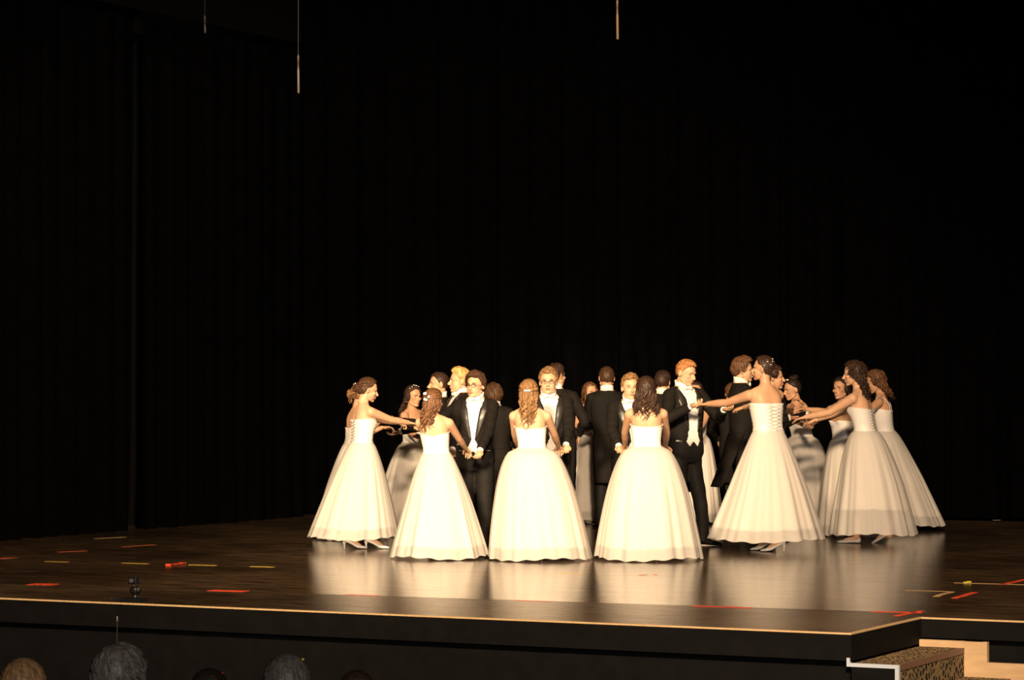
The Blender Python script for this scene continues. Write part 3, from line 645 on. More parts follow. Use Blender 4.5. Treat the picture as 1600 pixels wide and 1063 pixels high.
def person(kind, px, d, h, yaw, headyaw, label, group, headpx=None, pitch=0, roll=0, hands=None, hair=('short', 'hair_brown'), skin='skin_fair', lean_y=0.0, sp=None, seed=1, floor_z=0.0, pole=None, hand='hold'):
    sp = sp or {}; male = kind == 'm'; rnd = random.Random(seed); k = h / (1.78 if male else 1.70)
    gx = (px - 800) * d / F_PX; yr = math.radians(yaw)
    root = empty('person', (gx, d, floor_z), yr); tag(root, label, 'person', group)
    c_, s_ = math.cos(yr), math.sin(yr)
    def to_local(pw): q = np.asarray(pw) - np.array([gx, d, floor_z]); return np.array([c_ * q[0] + s_ * q[1], -s_ * q[0] + c_ * q[1], q[2]])
    def vec_local(v): return np.array([c_ * v[0] + s_ * v[1], -s_ * v[0] + c_ * v[1], 0.0])
    hp = px if headpx is None else headpx
    LEAN = vec_local(((hp - px) * d / F_PX, lean_y))
    zh = (.95 if male else .92) * k; zt = h - .12
    def lean(v):
        v = np.array(v, float); t = np.clip((v[..., 2] - zh) / (zt - zh), 0, 1.15); return v + t[..., None] * LEAN
    # ---- head
    hs = (1.03 if male else 1.0) * (h / 1.74) ** .5
    hair_up = {'short': .016, 'quiff': .03, 'mop': .03, 'crop': .009}.get(hair[0], .018)
    PN = np.array([0, .020, -.095])
    neck = lean(np.array([0, .012, h - hair_up - (.110 + .095) * hs]))
    HM = Matrix.Translation(Vector(neck)) @ Matrix.Rotation(math.radians(headyaw - yaw), 4, 'Z') @ Matrix.Rotation(math.radians(roll), 4, 'Y') @ Matrix.Rotation(math.radians(pitch), 4, 'X') @ Matrix.Scale(hs, 4) @ Matrix.Translation(Vector(-PN))
    # ---- arms
    sx, sz = (.172, 1.435) if male else (.150, 1.352)
    L1, L2 = ((.295, .255) if male else (.272, .238)); L1 *= k; L2 *= k
    arms = {}; hands = hands or {}
    for sd, s in (('L', 1), ('R', -1)):
        S = lean(np.array([s * sx * k, .012 * k, sz * k])); tg = hands.get(sd)
        if tg is None: T = lean(np.array([s * .20 * k, -.10 * k, .98 * k])); palm = 'in'
        elif len(tg) == 3 and isinstance(tg[0], str): T = np.array([s * tg[1], -tg[2], .0]); palm = 'in'
        else: T = to_local(P(tg[0], tg[1], tg[2])); palm = tg[3]
        if tg is not None: S = S + nrm(np.array([T[0] - S[0], T[1] - S[1], 0])) * .02
        pl = np.array([s * .55, .35, -.8]) if pole is None else np.array([s * pole[0], pole[1], pole[2]])
        dirT = nrm(T - S); wr_t = T - dirT * .065 * k
        E, Wr = ik(S, wr_t, L1, L2, pl); fd = nrm(Wr - E); hd = nrm(fd * .6 + nrm(T - Wr) * .4)
        nrmv = {'down': np.array([0, 0, 1.]), 'up': np.array([0, 0, -1.]), 'in': np.array([s * 1., .1, .35])}[palm]
        Z = nrm(nrmv - hd * np.dot(nrmv, hd)); X = np.cross(hd, Z); hk = k * (1.05 if male else .95)
        M = np.eye(4); M[:3, 0] = X * hk; M[:3, 1] = hd * hk; M[:3, 2] = Z * hk; M[:3, 3] = Wr
        hv = HANDS[hand]; hv = mirror(hv) if s > 0 else hv
        arms[sd] = (S, E, Wr, hd, xf(hv, M), M)
    # ---- body (one skin mesh)
    b = MB(); T_ = MR if male else FR; n = 28; a = np.linspace(0, 2 * math.pi, n, endpoint=False); th = (a + math.pi) % (2 * math.pi) - math.pi
    b.add(loft([lean(torso(th, z, male) * k) for z in np.linspace(T_[0, 0], T_[-1, 0], 30)]))
    ar = 1.12 if male else 1.0
    for sd, s in (('L', 1), ('R', -1)):
        S, E, Wr, hd, _, _ = arms[sd]; q = lambda r: r * k * ar
        b.add(tube([S - nrm(E - S) * .03, S, S * .55 + E * .45, E, E * .62 + Wr * .38, Wr, Wr + hd * .012], [q(.034), q(.050), q(.043), q(.0355), q(.0365), q(.0245), q(.023)], 14))
        nb = lean(np.array([s * .035, .020, 1.41 if not male else 1.49]) * k); b.add(tube([nb, nb * .4 + S * .6 + np.array([0, 0, .006]), S], [q(.036), q(.036), q(.040)], 12))
        stn = sp.get('feet', ((.085, 0.0), (-.085, 0.0)))[0 if s > 0 else 1]; zc = .09 if sp.get('shoes', 'heel') == 'heel' and not male else .05
        if sp.get('seated'):
            zp = .86 * k; zf_ = .88 * k - .47
            b.add(tube([(s * .09, 0, zp), (s * .11, -.40 * k, zp), (s * .11, -.43 * k, zp - .06), (s * .11, -.43 * k, zf_ + .25), (s * .11, -.43 * k, zf_ + .05)], [.08, .06, .055, .05, .035], 12))
            b.add(tube([(s * .11, -.41 * k, zf_ + .04), (s * .11, -.56 * k, zf_ + .03)], [.035, .028], 10))
        else:
            if male: b.add(tube([(s * .08 * k, .008, .88 * k), (s * .086 * k, .006, .74 * k), (s * .04 * k + stn[0] * .5 * k, stn[1] * .5 - .004, .50 * k)], [q(.066), q(.058), q(.040)], 12)); continue
            b.add(tube([(s * .085 * k, .01, .86 * k), (stn[0] * .9 * k + s * .008, stn[1] * .5, .47 * k), (stn[0] * k, stn[1] + .02, .30 * k), (stn[0] * k, stn[1] + .02, zc)], [q(.078), q(.052), q(.050), q(.032)], 12))
            fr = math.radians(sp.get('footrot', ((0, 0), (0, 0)))[0 if s > 0 else 1][0]); fx_ = lambda t: (stn[0] * k + math.sin(fr) * t, stn[1] - math.cos(fr) * t)
            if sp.get('footrot', ((0, 0), (0, 0)))[0 if s > 0 else 1][1]: zc += .075
            b.add(tube([(*fx_(-.02), zc), (*fx_(.06), zc * .6 + .008), (*fx_(.12), .022)], [.026, .024, .018], 10))
    hb = np.array((HM @ Vector((0, .014, -.04)))[:]); b.add(tube([lean(np.array([0, .02, (1.48 if male else 1.39)]) * k), (lean(np.array([0, .02, (1.50 if male else 1.42)]) * k) + hb) / 2, hb], [(.058 if male else .050) * k * 1.05, (.054 if male else .0455) * k, (.054 if male else .046) * k], 18))
    body = MB(); body.add(remesh(b.get(), .0095 if not male else .014, 5 if not male else 3))
    body.add(xf(HEADS[male], HM))
    for sd in 'LR': body.add(arms[sd][4])
    bo = mesh('body', body.get(), skin, root)
    for s in (-1, 1):
        e1, e2 = eye_vf(s); m2 = MB(); m2.add(e1); n1 = len(e1[1]); m2.add(e2); mesh('eye', xf(m2.get(), HM), None, bo, mats=['eye_white', 'iris_brown'], idx=[0] * n1 + [1] * len(e2[1]))
        mesh('eyebrow', xf(brow_vf(s, 1.3 if male else 1.0), HM), hair[1] if hair[1] not in ('hair_blond', 'hair_ginger', 'hair_grey') else 'hair_light', bo)
    mesh('lips', xf(lips_vf(), HM), 'lips', bo)
    if sp.get('smile'): mesh('teeth', xf(tube([(-.015, -.091, -.0625), (0, -.0935, -.064), (.015, -.091, -.0625)], [(.002, .003)] * 3, 6), HM), 'teeth', bo)
    ho = mesh('hair', xf(make_hair(hair[0], seed * 7 + 3, hair[2] if len(hair) > 2 else .32, hair[3] if len(hair) > 3 else 1.0), HM), hair[1], root)
    for pin in sp.get('pins', ()):
        if len(pin) == 2: x, y, z = head_surface(pin[0], pin[1], .015 if hair[0] == 'braided' else .022); r, m = .0055, 'pearl'
        else: x, y, z, r, m = pin
        if r > .008:
            m3 = MB()
            for q in range(5): m3.add(ellipsoid((x + r * .6 * math.cos(q * 1.257), y, z + r * .6 * math.sin(q * 1.257)), (r * .55, r * .4, r * .55), 8, 6))
            m3.add(ellipsoid((x, y + .003, z), (r * .35,) * 3, 8, 6)); mesh('hair_flower', xf(m3.get(), HM), m, ho)
        else: mesh('hair_pin', xf(ellipsoid((x, y, z), (r, r, r), 8, 6), HM), m, ho)
    if sp.get('clip'):
        m3 = MB()
        for q in range(9): m3.add(ellipsoid((-.028 + .007 * q, .131 - .0006 * (q - 4) ** 2, .018), (.005, .006, .0085), 8, 6))
        m3.add(tube([(-.031, .124, .018), (0, .128, .018), (.031, .124, .018)], [.005] * 3, 6)); mesh('hair_clip', xf(m3.get(), HM), 'pearl', ho)
    if sp.get('tiara'):
        m3 = MB()
        for q in range(7):
            a_ = -.45 + .9 * q / 6; p = head_surface(a_, 1.08, .013); m3.add(ellipsoid(p + np.array([0, .002, .004]), (.006, .005, .006 + .005 * math.cos(a_ * 3.2)), 8, 6))
        mesh('tiara', xf(m3.get(), HM), 'pearl', ho)
    if sp.get('band'):
        col, s = sp['band']; p = [head_surface(s * a_, .95, .030) for a_ in (.9, 1.2, 1.5)]; mesh('hair_clip', xf(tube(p, [(.006, .004)] * 3, 6), HM), col, ho)
    if sp.get('glasses'):
        gm = MB(); gl = MB()
        for s in (-1, 1):
            a_ = np.linspace(0, 2 * math.pi, 20, endpoint=False); ring = [(s * .033 + .024 * math.cos(t), -.094 + .010 * abs(s * .033 + .024 * math.cos(t)) / .05, -.002 + .0155 * math.sin(t)) for t in a_]
            gm.add(tube(ring + [ring[0], ring[1]], [.0016] * 22, 6)); gl.add((np.array(ring), [tuple(range(20))]))
            gm.add(tube([(s * .056, -.085, .004), (s * .079, -.05, .004), (s * .082, .012, 0)], [.0018] * 3, 6))
        gm.add(tube([(-.010, -.096, .002), (0, -.1, .004), (.010, -.096, .002)], [.0016] * 3, 6))
        go = mesh('glasses', xf(gm.get(), HM), 'frame_dark', root); mesh('lens', xf(gl.get(), HM), 'clear_lens', go, smooth=False)
    for s in sp.get('earrings', ()):
        mesh('earring', xf(tube([(s * .082, .010, -.040), (s * .084, .010, -.052), (s * .084, .010, -.066)], [.002, .0045, .002], 8), HM), 'pearl', root)
    for sd in sp.get('bracelet', ''):
        M = arms[sd][5]; mesh('bracelet', xf(tube([(math.cos(t) * .028, -.018, math.sin(t) * .023) for t in np.linspace(0, 6.6, 18)], [.0032] * 18, 6, up=(0, 1, 0)), M), 'pearl', root)

    if sp.get('seated'):
        audience_clothes(root, k, lean, arms, male, sp)
        for ch in root.children: ch.location.z = -(.88 * k - .47)
        return root
    if not male:
        # ---- bodice
        zb, zf = sp.get('top', (1.235, 1.285)); nth = 72; th = np.linspace(-math.pi, math.pi, nth, endpoint=False); rows = []
        ztop = zb + (zf - zb) * (.5 + .5 * np.cos(th)) ** .8 - .016 * np.exp(-(th / .22) ** 2) - sp.get('vback', 0) * np.exp(-((np.abs(th) - math.pi) / .5) ** 2)
        for t in np.linspace(0, 1, 18):
            z = 1.015 + (ztop - 1.015) * t
            off = .009 + .0012 * math.sin(t * 47) + (.003 if t > .99 else 0); rows.append(lean(np.array([torso(np.array(q), zz, False, off) for q, zz in zip(th, z)]) * k))
        bd = mesh('bodice', solid((np.vstack(rows), grid_faces(18, nth)), .004), 'satin_white', root)
        edge = rows[-1]; mesh('neckline_trim', tube([edge[i % nth] for i in range(nth + 1)], [.0042] * (nth + 1), 6), 'satin_white', bd)
        lc = sp.get('lace')
        if lc == 'cross':
            N = 7
            for i in range(N):
                za = 1.05 + (zb - 1.06) * i / N; zc2 = 1.05 + (zb - 1.06) * (i + 1) / N
                for s in (-1, 1):
                    pts = [lean(torso(np.array(math.pi - s * .34 * (1 - 2 * t) if True else 0), za + (zc2 - za) * t, False, .017) * k) for t in np.linspace(0, 1, 7)]
                    mesh('lace', tube(pts, [.0035] * 7, 6), 'lace_cord', bd)
            for s in (-1, 1):
                for i in range(N + 1):
                    p = lean(torso(np.array(math.pi - s * .36), 1.05 + (zb - 1.06) * i / N, False, .016) * k); mesh('eyelet', ellipsoid(p, (.006, .006, .006), 8, 6), 'lace_cord', bd)
        elif lc == 'zip':
            pts = [lean(torso(np.array(math.pi), z, False, .014) * k) for z in np.linspace(1.0, zb - sp.get('vback', 0), 10)]; mesh('back_seam', tube(pts, [(.006, .003)] * 10, 6), 'lining_white', bd)
            for i in range(9):
                z = 1.03 + (zb - 1.04) * i / 9; mesh('covered_button', ellipsoid(lean(torso(np.array(math.pi), z, False, .016) * k), (.005, .005, .005), 8, 6), 'satin_white', bd)
        for s in sp.get('straps', ()):
            pts = [torso(np.array(s * .62), 1.27, False, .012), torso(np.array(s * .75), 1.34, False, .014), np.array([s * .098, .012, 1.418]), torso(np.array(s * 2.4), 1.34, False, .014), torso(np.array(s * 2.45), zb - .01, False, .012)]
            pts = [lean(np.asarray(p) * k) for p in pts]; mesh('shoulder_strap', tube(spline(pts, 18), [(.008, .003)] * 18, 6), 'satin_white', bd)
        # ---- skirt: satin underskirt and longer tulle layer
        hemx = sp.get('hem', px); R = sp.get('R', .45); p = sp.get('p', .6); ho2 = vec_local(((hemx - px) * d / F_PX, sp.get('hemy', 0.0)))
        hz = sp.get('hz', .022); w0 = lean(np.array([0, 0, 1.05 * k])); base = lean(np.array([0., 0, 1.045 * k])); r0 = (.132 * k, .098 * k, 0)
        sk = mesh('skirt', skirt(k, 1.05 * k, hz, (r0[0] + .006, r0[1] + .006, 0), R, p, ho2, seed + 50, sp.get('amp', .03), 1 - sp.get('lin', .10), .968), 'lining_white', root)
        tu = mesh('tulle_layer', skirt(k, 1.05 * k, hz, (r0[0] + .006, r0[1] + .006, 0), R, p, ho2, seed + 50, sp.get('amp', .03)), 'tulle', sk)
        for o_ in (sk, tu):     # join the waist to the leaning bodice
            for v in o_.data.vertices:
                t = max(0, min(1, (v.co.z - zh * .6) / (1.05 * k - zh * .6))); v.co.x += (base[0]) * t; v.co.y += (base[1]) * t
        wb_ = [lean(torso(np.array(t), 1.045, False, .014) * k) for t in np.linspace(-math.pi, math.pi, 40, endpoint=False)]
        mesh('waist_seam', tube(wb_ + wb_[:2], [.005] * 42, 6), 'satin_white', sk)
        for i, s in enumerate((1, -1)):
            st_ = sp.get('feet', ((.085, 0.0), (-.085, 0.0)))[i]; rz, rx = sp.get('footrot', ((0, 0), (0, 0)))[i]
            M = Matrix.Translation((st_[0] * k, st_[1], 0)) @ Matrix.Rotation(math.radians(rz), 4, 'Z')
            if rx: M = M @ Matrix.Translation((0, -.12, 0)) @ Matrix.Rotation(math.radians(rx), 4, 'X') @ Matrix.Translation((0, .12, 0))
            so = None
            for nm, vf, mm in shoe(sp.get('shoes', 'heel'), s):
                o_ = mesh(nm, xf(vf, M), mm, root if so is None else so); so = so or o_
    else:
        tailcoat(root, k, lean, arms, sp, seed, yaw)
    return root

def tailcoat(root, k, lean, arms, sp, seed, yaw):
    OFF = .020
    op = sp.get('open', 0)
    def alpha(z): return math.radians(np.interp(z, [.95, 1.03, 1.10, 1.16, 1.40, 1.47, 1.52], [30, 16 + op * 4, 6 + op * 10, 8 + op * 8, 17, 28, 64]))
    def surf(th, z, off): return lean(torso(np.array(th), z, True, off) * k)
    cb = MB(); th = np.linspace(-math.pi, math.pi, 44, endpoint=False)
    cb.add(loft([lean(torso(th, z, True, OFF) * k) for z in np.linspace(.93, 1.52, 30)]))
    for sd, s in (('L', 1), ('R', -1)):
        S, E, Wr, hd, _, _ = arms[sd]; c = Wr - nrm(Wr - E) * .012; ns = 22; path = spline([S - nrm(E - S) * .035 * k, S, S * .5 + E * .5, E, E * .5 + c * .5, c], ns); rnd = random.Random(seed + s)
        base = np.interp(np.linspace(0, 5, ns), [0, 1, 2, 3, 4, 5], [.050, .066, .061, .055, .049, .042]) * k
        rad = [(r + .0035 * math.sin(i * 1.9 + rnd.random()), r + .0035 * math.cos(i * 2.3)) for i, r in enumerate(base)]
        cb.add(tube(path, rad, 18))
        p = lean(np.array([s * .075, .020, 1.478]) * k); cb.add(tube([p, p * .5 + S * .5 + np.array([0, 0, .010]), S], [.034 * k, .044 * k, .058 * k], 14))
    cv, cf = remesh(cb.get(), .0085, 5)
    # cut the front opening and the hem out of the closed coat
    t_ = np.clip((cv[:, 2] - .95 * k) / ((1.78 * k - .12) - .95 * k), 0, 1.15)
    LV = lean(np.array([0, 0, 1.78 * k - .12])) - np.array([0, 0, 1.78 * k - .12]); uv_ = (cv - t_[:, None] * LV) / k
    zz = uv_[:, 2]; rx = np.interp(zz, MR[:, 0], MR[:, 1]) + OFF; ry = np.interp(zz, MR[:, 0], MR[:, 2]) + OFF; yo = np.interp(zz, MR[:, 0], MR[:, 3])
    X_, Y_ = uv_[:, 0] / rx, (uv_[:, 1] - yo) / ry; e_ = 1 / .86
    rr = np.abs(X_) ** (2 * e_) + np.abs(Y_) ** (2 * e_); tt = np.arctan2(np.sign(X_) * np.abs(X_) ** e_, -np.sign(Y_) * np.abs(Y_) ** e_)
    al = np.radians(np.interp(zz, [.95, 1.03, 1.10, 1.16, 1.40, 1.47, 1.52], [30, 16 + op * 4, 6 + op * 10, 8 + op * 8, 17, 28, 64]))
    hem = 1.005 - .040 * np.exp(-((np.abs(tt) - .35) / .25) ** 2)
    on = rr < 1.18
    kill = on & (((np.abs(tt) < al) & (zz > .94)) | (zz < hem) | (zz > 1.512))
    cf = [q for q in cf if not all(kill[i] for i in q)]
    used = sorted({i for q in cf for i in q}); mp_ = {o: i for i, o in enumerate(used)}
    co = mesh('tailcoat', (cv[used], [tuple(mp_[i] for i in q) for q in cf]), 'coat_wool', root)
    # tails
    sw = sp.get('tail', (0, 0)); cyw, syw = math.cos(math.radians(yaw)), math.sin(math.radians(yaw)); swl = np.array([cyw * sw[0] + syw * sw[1], -syw * sw[0] + cyw * sw[1], 0])
    for s in (1, -1):
        R = []
        for z in np.linspace(1.03, .50, 20):
            t = (1.03 - z) / .53; a0 = math.radians(np.interp(t, [0, .15, .6, 1], [92, 98, 108, 118])); zz = max(z, .80); row = []
            for q in np.linspace(0, 1, 14):
                an = a0 + (math.pi - .02 - a0) * q; p = torso(np.array(an), max(zz, .86), True, .026 + .012 * t) * k; p = np.array([s * p[0], p[1] + .02 * t, z * k]); row.append(lean(p) + swl * t ** 1.4)
            R.append(np.array(row))
        mesh('coat_tail', solid((np.vstack(R), grid_faces(20, 14, wrap=False)), .006), 'coat_wool', co)
    # lapels
    for s in (1, -1):
        R = []
        for z in np.linspace(1.10, 1.50, 18):
            a = alpha(z); wd = np.interp(z, [1.10, 1.14, 1.36, 1.395, 1.41, 1.50], [.03, .16, .44, .52, .30, .34])
            R.append(np.array([surf(s * (a - .045 + wd * q), z, OFF + .005 + .006 * math.sin(q * 2.6)) for q in np.linspace(0, 1, 6)]))
        mesh('lapel', solid((np.vstack(R), grid_faces(18, 6, wrap=False)), .003), 'satin_black', co)
        for i, z in enumerate((1.06, 1.115, 1.17)):
            mesh('button', ellipsoid(surf(s * (.40 + .06 * i), z, OFF + .008), (.008, .008, .008), 10, 8), 'satin_black', co)
    for s in (1, -1): mesh('button', ellipsoid(surf(s * (math.pi - .28), 1.03, OFF + .012), (.008, .008, .008), 10, 8), 'satin_black', co)
    # shirt, collar, waistcoat, bow tie
    R = [np.array([surf(t, z, .008) for t in np.linspace(-1.5, 1.5, 30)]) for z in np.linspace(1.10, 1.505, 16)]
    sh = mesh('shirt_front', solid((np.vstack(R), grid_faces(16, 30, wrap=False)), .003), 'shirt_white', root)
    cr = []
    for z, o_ in ((1.492, .014), (1.53, .010), (1.562, .012)):
        c = np.array([0, .016, z]); rx, ry = .060 + o_, .058 + o_
        cr.append(np.array([lean((c + np.array([rx * math.sin(t), -ry * math.cos(t), -.018 * math.cos(t) if z > 1.5 else -.02 * math.cos(t)])) * k) for t in np.linspace(.06, 2 * math.pi - .06, 32)]))
    mesh('collar', solid((np.vstack(cr), grid_faces(3, 32, wrap=False)), .003), 'shirt_white', sh)
    bt = MB(); bc = lean(np.array([0, -.068, 1.502]) * k)
    for s in (1, -1): bt.add(loft([bc + np.array([s * x, y, 0]) + np.column_stack([np.zeros(10), .35 * r * np.cos(np.linspace(0, 6.28, 10, endpoint=False)), r * np.sin(np.linspace(0, 6.28, 10, endpoint=False))]) for x, y, r in ((.004, -.008, .010), (.02, -.010, .017), (.045, -.002, .025), (.056, .004, .023), (.058, .006, .012))]))
    bt.add(ellipsoid(bc + np.array([0, -.012, 0]), (.011, .010, .013), 12, 8)); mesh('bow_tie', bt.get(), 'pique_white', root)
    th = np.linspace(-1.15, 1.15, 41); R = []
    for t in np.linspace(0, 1, 12):
        row = []
        for q in th:
            zb = .992 - .048 * math.exp(-((abs(q) - .20) / .13) ** 2) ; ztp = 1.13 + .09 * min(1, abs(q) / .5); row.append(surf(q, zb + (ztp - zb) * t, .0135))
        R.append(np.array(row))
    wc = mesh('waistcoat', solid((np.vstack(R), grid_faces(12, 41, wrap=False)), .003), 'pique_white', root)
    for z in (1.02, 1.06, 1.10): mesh('button', ellipsoid(surf(.03, z, .017), (.006, .006, .006), 8, 6), 'pearl', wc)
    for sd, s in (('L', 1), ('R', -1)):
        S, E, Wr, hd, _, _ = arms[sd]; f = nrm(Wr - E); mesh('shirt_cuff', tube([Wr - f * .03, Wr + f * .008, Wr + f * .010], [.033 * k, .033 * k, .030 * k], 16), 'shirt_white', sh)
    if sp.get('flower'):
        p = surf(.62, 1.37, OFF + .016); m3 = MB()
        for q in range(6): m3.add(ellipsoid(p + np.array([.014 * math.cos(q), -.004, .016 * math.sin(q)]), (.012, .008, .012), 8, 6))
        mesh('buttonhole_flower', m3.get(), 'tape_yellow' if False else 'leaf_green', co)
    # trousers
    feet = sp.get('feet', ((.095, 0.0), (-.095, 0.0))); tb = MB(); a = np.linspace(0, 2 * math.pi, 28, endpoint=False); th2 = (a + math.pi) % (2 * math.pi) - math.pi
    tb.add(loft([lean(torso(th2, z, True, .016) * k) for z in np.linspace(.79, 1.09, 14)]))
    rnd = random.Random(seed + 9)
    for i, s in enumerate((1, -1)):
        fx, fy = feet[i]; path = spline([(s * .082 * k, .008, .90 * k), (s * .088 * k, .006, .74 * k), (s * .086 * k * .5 + fx * k * .5, fy * .5 - .008, .48 * k), (fx * k, fy + .012, .22 * k), (fx * k, fy + .018, .035)], 26)
        base = np.interp(np.linspace(0, 1, 26), [0, .2, .5, .75, 1], [.088, .092, .074, .064, .066]) * k
        tb.add(tube(path, [(r * .96 + .0025 * math.sin(j * 1.7 + s), r * 1.06 + .003 * math.sin(j * 2.1 + 1)) for j, r in enumerate(base)], 20))
    mesh('trousers', remesh(tb.get(), .012, 5), 'trouser_wool', root)
    rot = sp.get('footrot', ((8, 0), (-8, 0)))
    for i, s in enumerate((1, -1)):
        fx, fy = feet[i]; vf = shoe('black', s)[0][1]; vz = np.array(vf[0]); vz[:, 2] -= vz[:, 2].min()
        so = mesh('shoe', xf((vz, vf[1]), Matrix.Translation((fx * k, fy, .001)) @ Matrix.Rotation(math.radians(rot[i][0]), 4, 'Z')), 'shoe_black', root)

def audience_clothes(root, k, lean, arms, male, sp):
    b = MB(); T_ = MR if male else FR; n = 28; th = np.linspace(-math.pi, math.pi, n, endpoint=False); m = sp.get('cloth', 'sweater_dark')
    b.add(loft([lean(torso(th, z, male, .012) * k) for z in np.linspace(T_[0, 0], 1.47 if male else 1.405, 22)]))
    for sd in 'LR':
        S, E, Wr, hd, _, _ = arms[sd]; b.add(tube([S - nrm(E - S) * .03, S, S * .5 + E * .5, E, E * .5 + Wr * .5, Wr], [.05 * k, .064 * k, .057 * k, .05 * k, .045 * k, .036 * k], 14))
    mesh('sweater', b.get(), m, root)

mat('leaf_green', (.10, .11, .03), .6)

# ------------------------------------------------------------------ THE DANCERS
WG, MG = 'women in white ball gowns on stage', 'young men in black tailcoats on stage'
# women
person('f', 564, 27.06, 1.655, 112, 105, 'woman in strapless white gown in profile, brown hair pinned in a bun, pale heels showing', WG, 572, pitch=14,
       hands={'R': (646, 663, 27.3, 'down'), 'L': (650, 670, 27.8, 'down')}, hair=('updo', 'hair_brown'), skin='skin_fair', seed=11,
       sp=dict(hem=552, R=.455, p=.78, lace='cross', top=(1.27, 1.28), hz=.11, amp=.03, feet=((-.06, .14), (-.12, -.06)), footrot=((-20, 0), (-20, 0)), pins=((-.02, .145, .03, .006, 'pearl'), (.02, .15, .02, .006, 'pearl'))))
person('f', 553, 28.7, 1.60, 118, 112, 'woman in strapless white gown mostly hidden behind the woman with the pinned bun', WG, 563,
       hands={'R': (605, 657, 28.4, 'down'), 'L': (606, 672, 28.9, 'down')}, hair=('updo', 'hair_light'), skin='skin_tan', seed=12, pitch=8,
       sp=dict(hem=548, R=.40, p=.75, top=(1.20, 1.23)))
person('f', 646, 29.6, 1.575, 50, 42, 'long-haired woman in white gown with tiny pearls in her hair, behind outstretched arms', WG, 645, pitch=4,
       hands={'R': (662, 690, 29.1, 'down'), 'L': (690, 690, 29.3, 'down')}, hair=('loose', 'hair_umber', .34), skin='skin_tan', seed=13,
       sp=dict(hem=640, R=.43, p=.6, earrings=(1, -1), pins=((.7, 1.0), (-.2, 1.2), (-.9, .95), (-1.2, .75), (.2, 1.15), (-.6, 1.3), (1.2, 1.0))))
person('f', 684, 25.5, 1.545, 168, 145, 'woman in white gown with white flowers in her long wavy brown hair', WG, 674, pitch=6,
       hands={'R': (736, 714, 26.0, 'down'), 'L': (703, 712, 26.05, 'down')}, hair=('halfup', 'hair_chestnut', .31, .9), skin='skin_fair', seed=14, pole=(.5, .3, -.8),
       sp=dict(hem=686, R=.44, p=.80, lace='zip', vback=.02, top=(1.235, 1.27), amp=.035, glasses=True,
               pins=((-.030, .128, .030, .012, 'pearl'), (.022, .132, .060, .012, 'pearl'), (.006, .132, .062, .012, 'pearl'), (.010, .138, .006, .012, 'pearl'), (-.012, .140, .0, .012, 'pearl'))))
person('f', 833, 25.3, 1.625, 176, 172, 'woman in white gown seen from behind, half-up curls held by a pearl clip', WG, 825,
       hands={'R': (876, 706, 25.8, 'down'), 'L': (812, 706, 25.8, 'down')}, hair=('halfup', 'hair_light', .36, .85), skin='skin_fair', seed=15,
       sp=dict(hem=844, R=.465, p=.42, lace='zip', clip=True, earrings=(-1,), top=(1.225, 1.27), amp=.022))
person('f', 926, 32.0, 1.615, 18, 30, 'woman in pale gown with long straight reddish hair, half hidden behind a tailcoat', WG, 920, pitch=4,
       hands={'R': (917, 674, 31.5, 'down'), 'L': (948, 676, 31.5, 'down')}, hair=('straight', 'hair_chestnut', .34), skin='skin_warm', seed=16,
       sp=dict(hem=926, R=.36, p=.5, hz=.06, straps=(1, -1)))
person('f', 1011, 25.3, 1.65, 180, 180, 'woman in white gown seen from behind, dark loose curls hanging past her bare shoulders', WG, 1009,
       hands={'R': (1040, 703, 25.8, 'down'), 'L': (976, 703, 25.8, 'down')}, hair=('loose', 'hair_umber', .29), skin='skin_warm', seed=17, pole=(.9, .2, -.6),
       sp=dict(hem=1014, R=.48, p=.47, lace='zip', top=(1.225, 1.27), amp=.028))
person('f', 1202, 26.65, 1.855, -150, -112, 'tall woman in white gown with laced-up bodice and plaited dark bun, white heels showing', WG, 1192, pitch=-2,
       hands={'L': (1094, 634, 27.1, 'down'), 'R': (1146, 643, 27.4, 'down')}, hair=('braided', 'hair_umber'), skin='skin_warm', seed=18, hand='soft', pole=(.2, .2, -.9),
       sp=dict(hem=1196, R=.56, p=.90, lace='cross', top=(1.275, 1.28), hz=.115, amp=.032, feet=((.0, .16), (-.02, -.04)), footrot=((58, 0), (50, 0)),
               pins=((2.2, .5), (2.5, .2), (-2.6, .4), (-2.2, .55), (3.1, .75), (1.9, .15), (2.8, .5))))
person('f', 1086, 31.8, 1.62, -10, -10, 'woman in pale gown mostly hidden behind the red-haired man', WG, 1087,
       hands={'R': (1062, 676, 31.3, 'down'), 'L': (1090, 676, 31.3, 'down')}, hair=('loose', 'hair_dark', .30), skin='skin_warm', seed=19,
       sp=dict(hem=1088, R=.30, p=.5, straps=(1, -1)))
person('f', 1257, 30.4, 1.655, -62, -72, 'woman with dark top knot and tiara lowering her face behind clasped hands', WG, 1238, pitch=12,
       hands={'R': (1236, 632, 29.8, 'down'), 'L': (1240, 662, 29.9, 'down')}, hair=('topknot', 'hair_dark'), skin='skin_tan', seed=20,
       sp=dict(hem=1252, R=.42, p=.5, tiara=True, top=(1.20, 1.22)))
person('f', 1320, 29.2, 1.66, -58, -42, 'smiling dark-haired woman in white gown with outstretched arms behind the curly-haired woman', WG, 1313, pitch=2,
       hands={'L': (1250, 640, 28.9, 'down'), 'R': (1247, 631, 29.3, 'down')}, hair=('loose', 'hair_dark', .26), skin='skin_tan', seed=21, hand='hold', pole=(.3, .2, -.9),
       sp=dict(hem=1330, R=.38, p=.65, smile=True, top=(1.21, 1.23)))
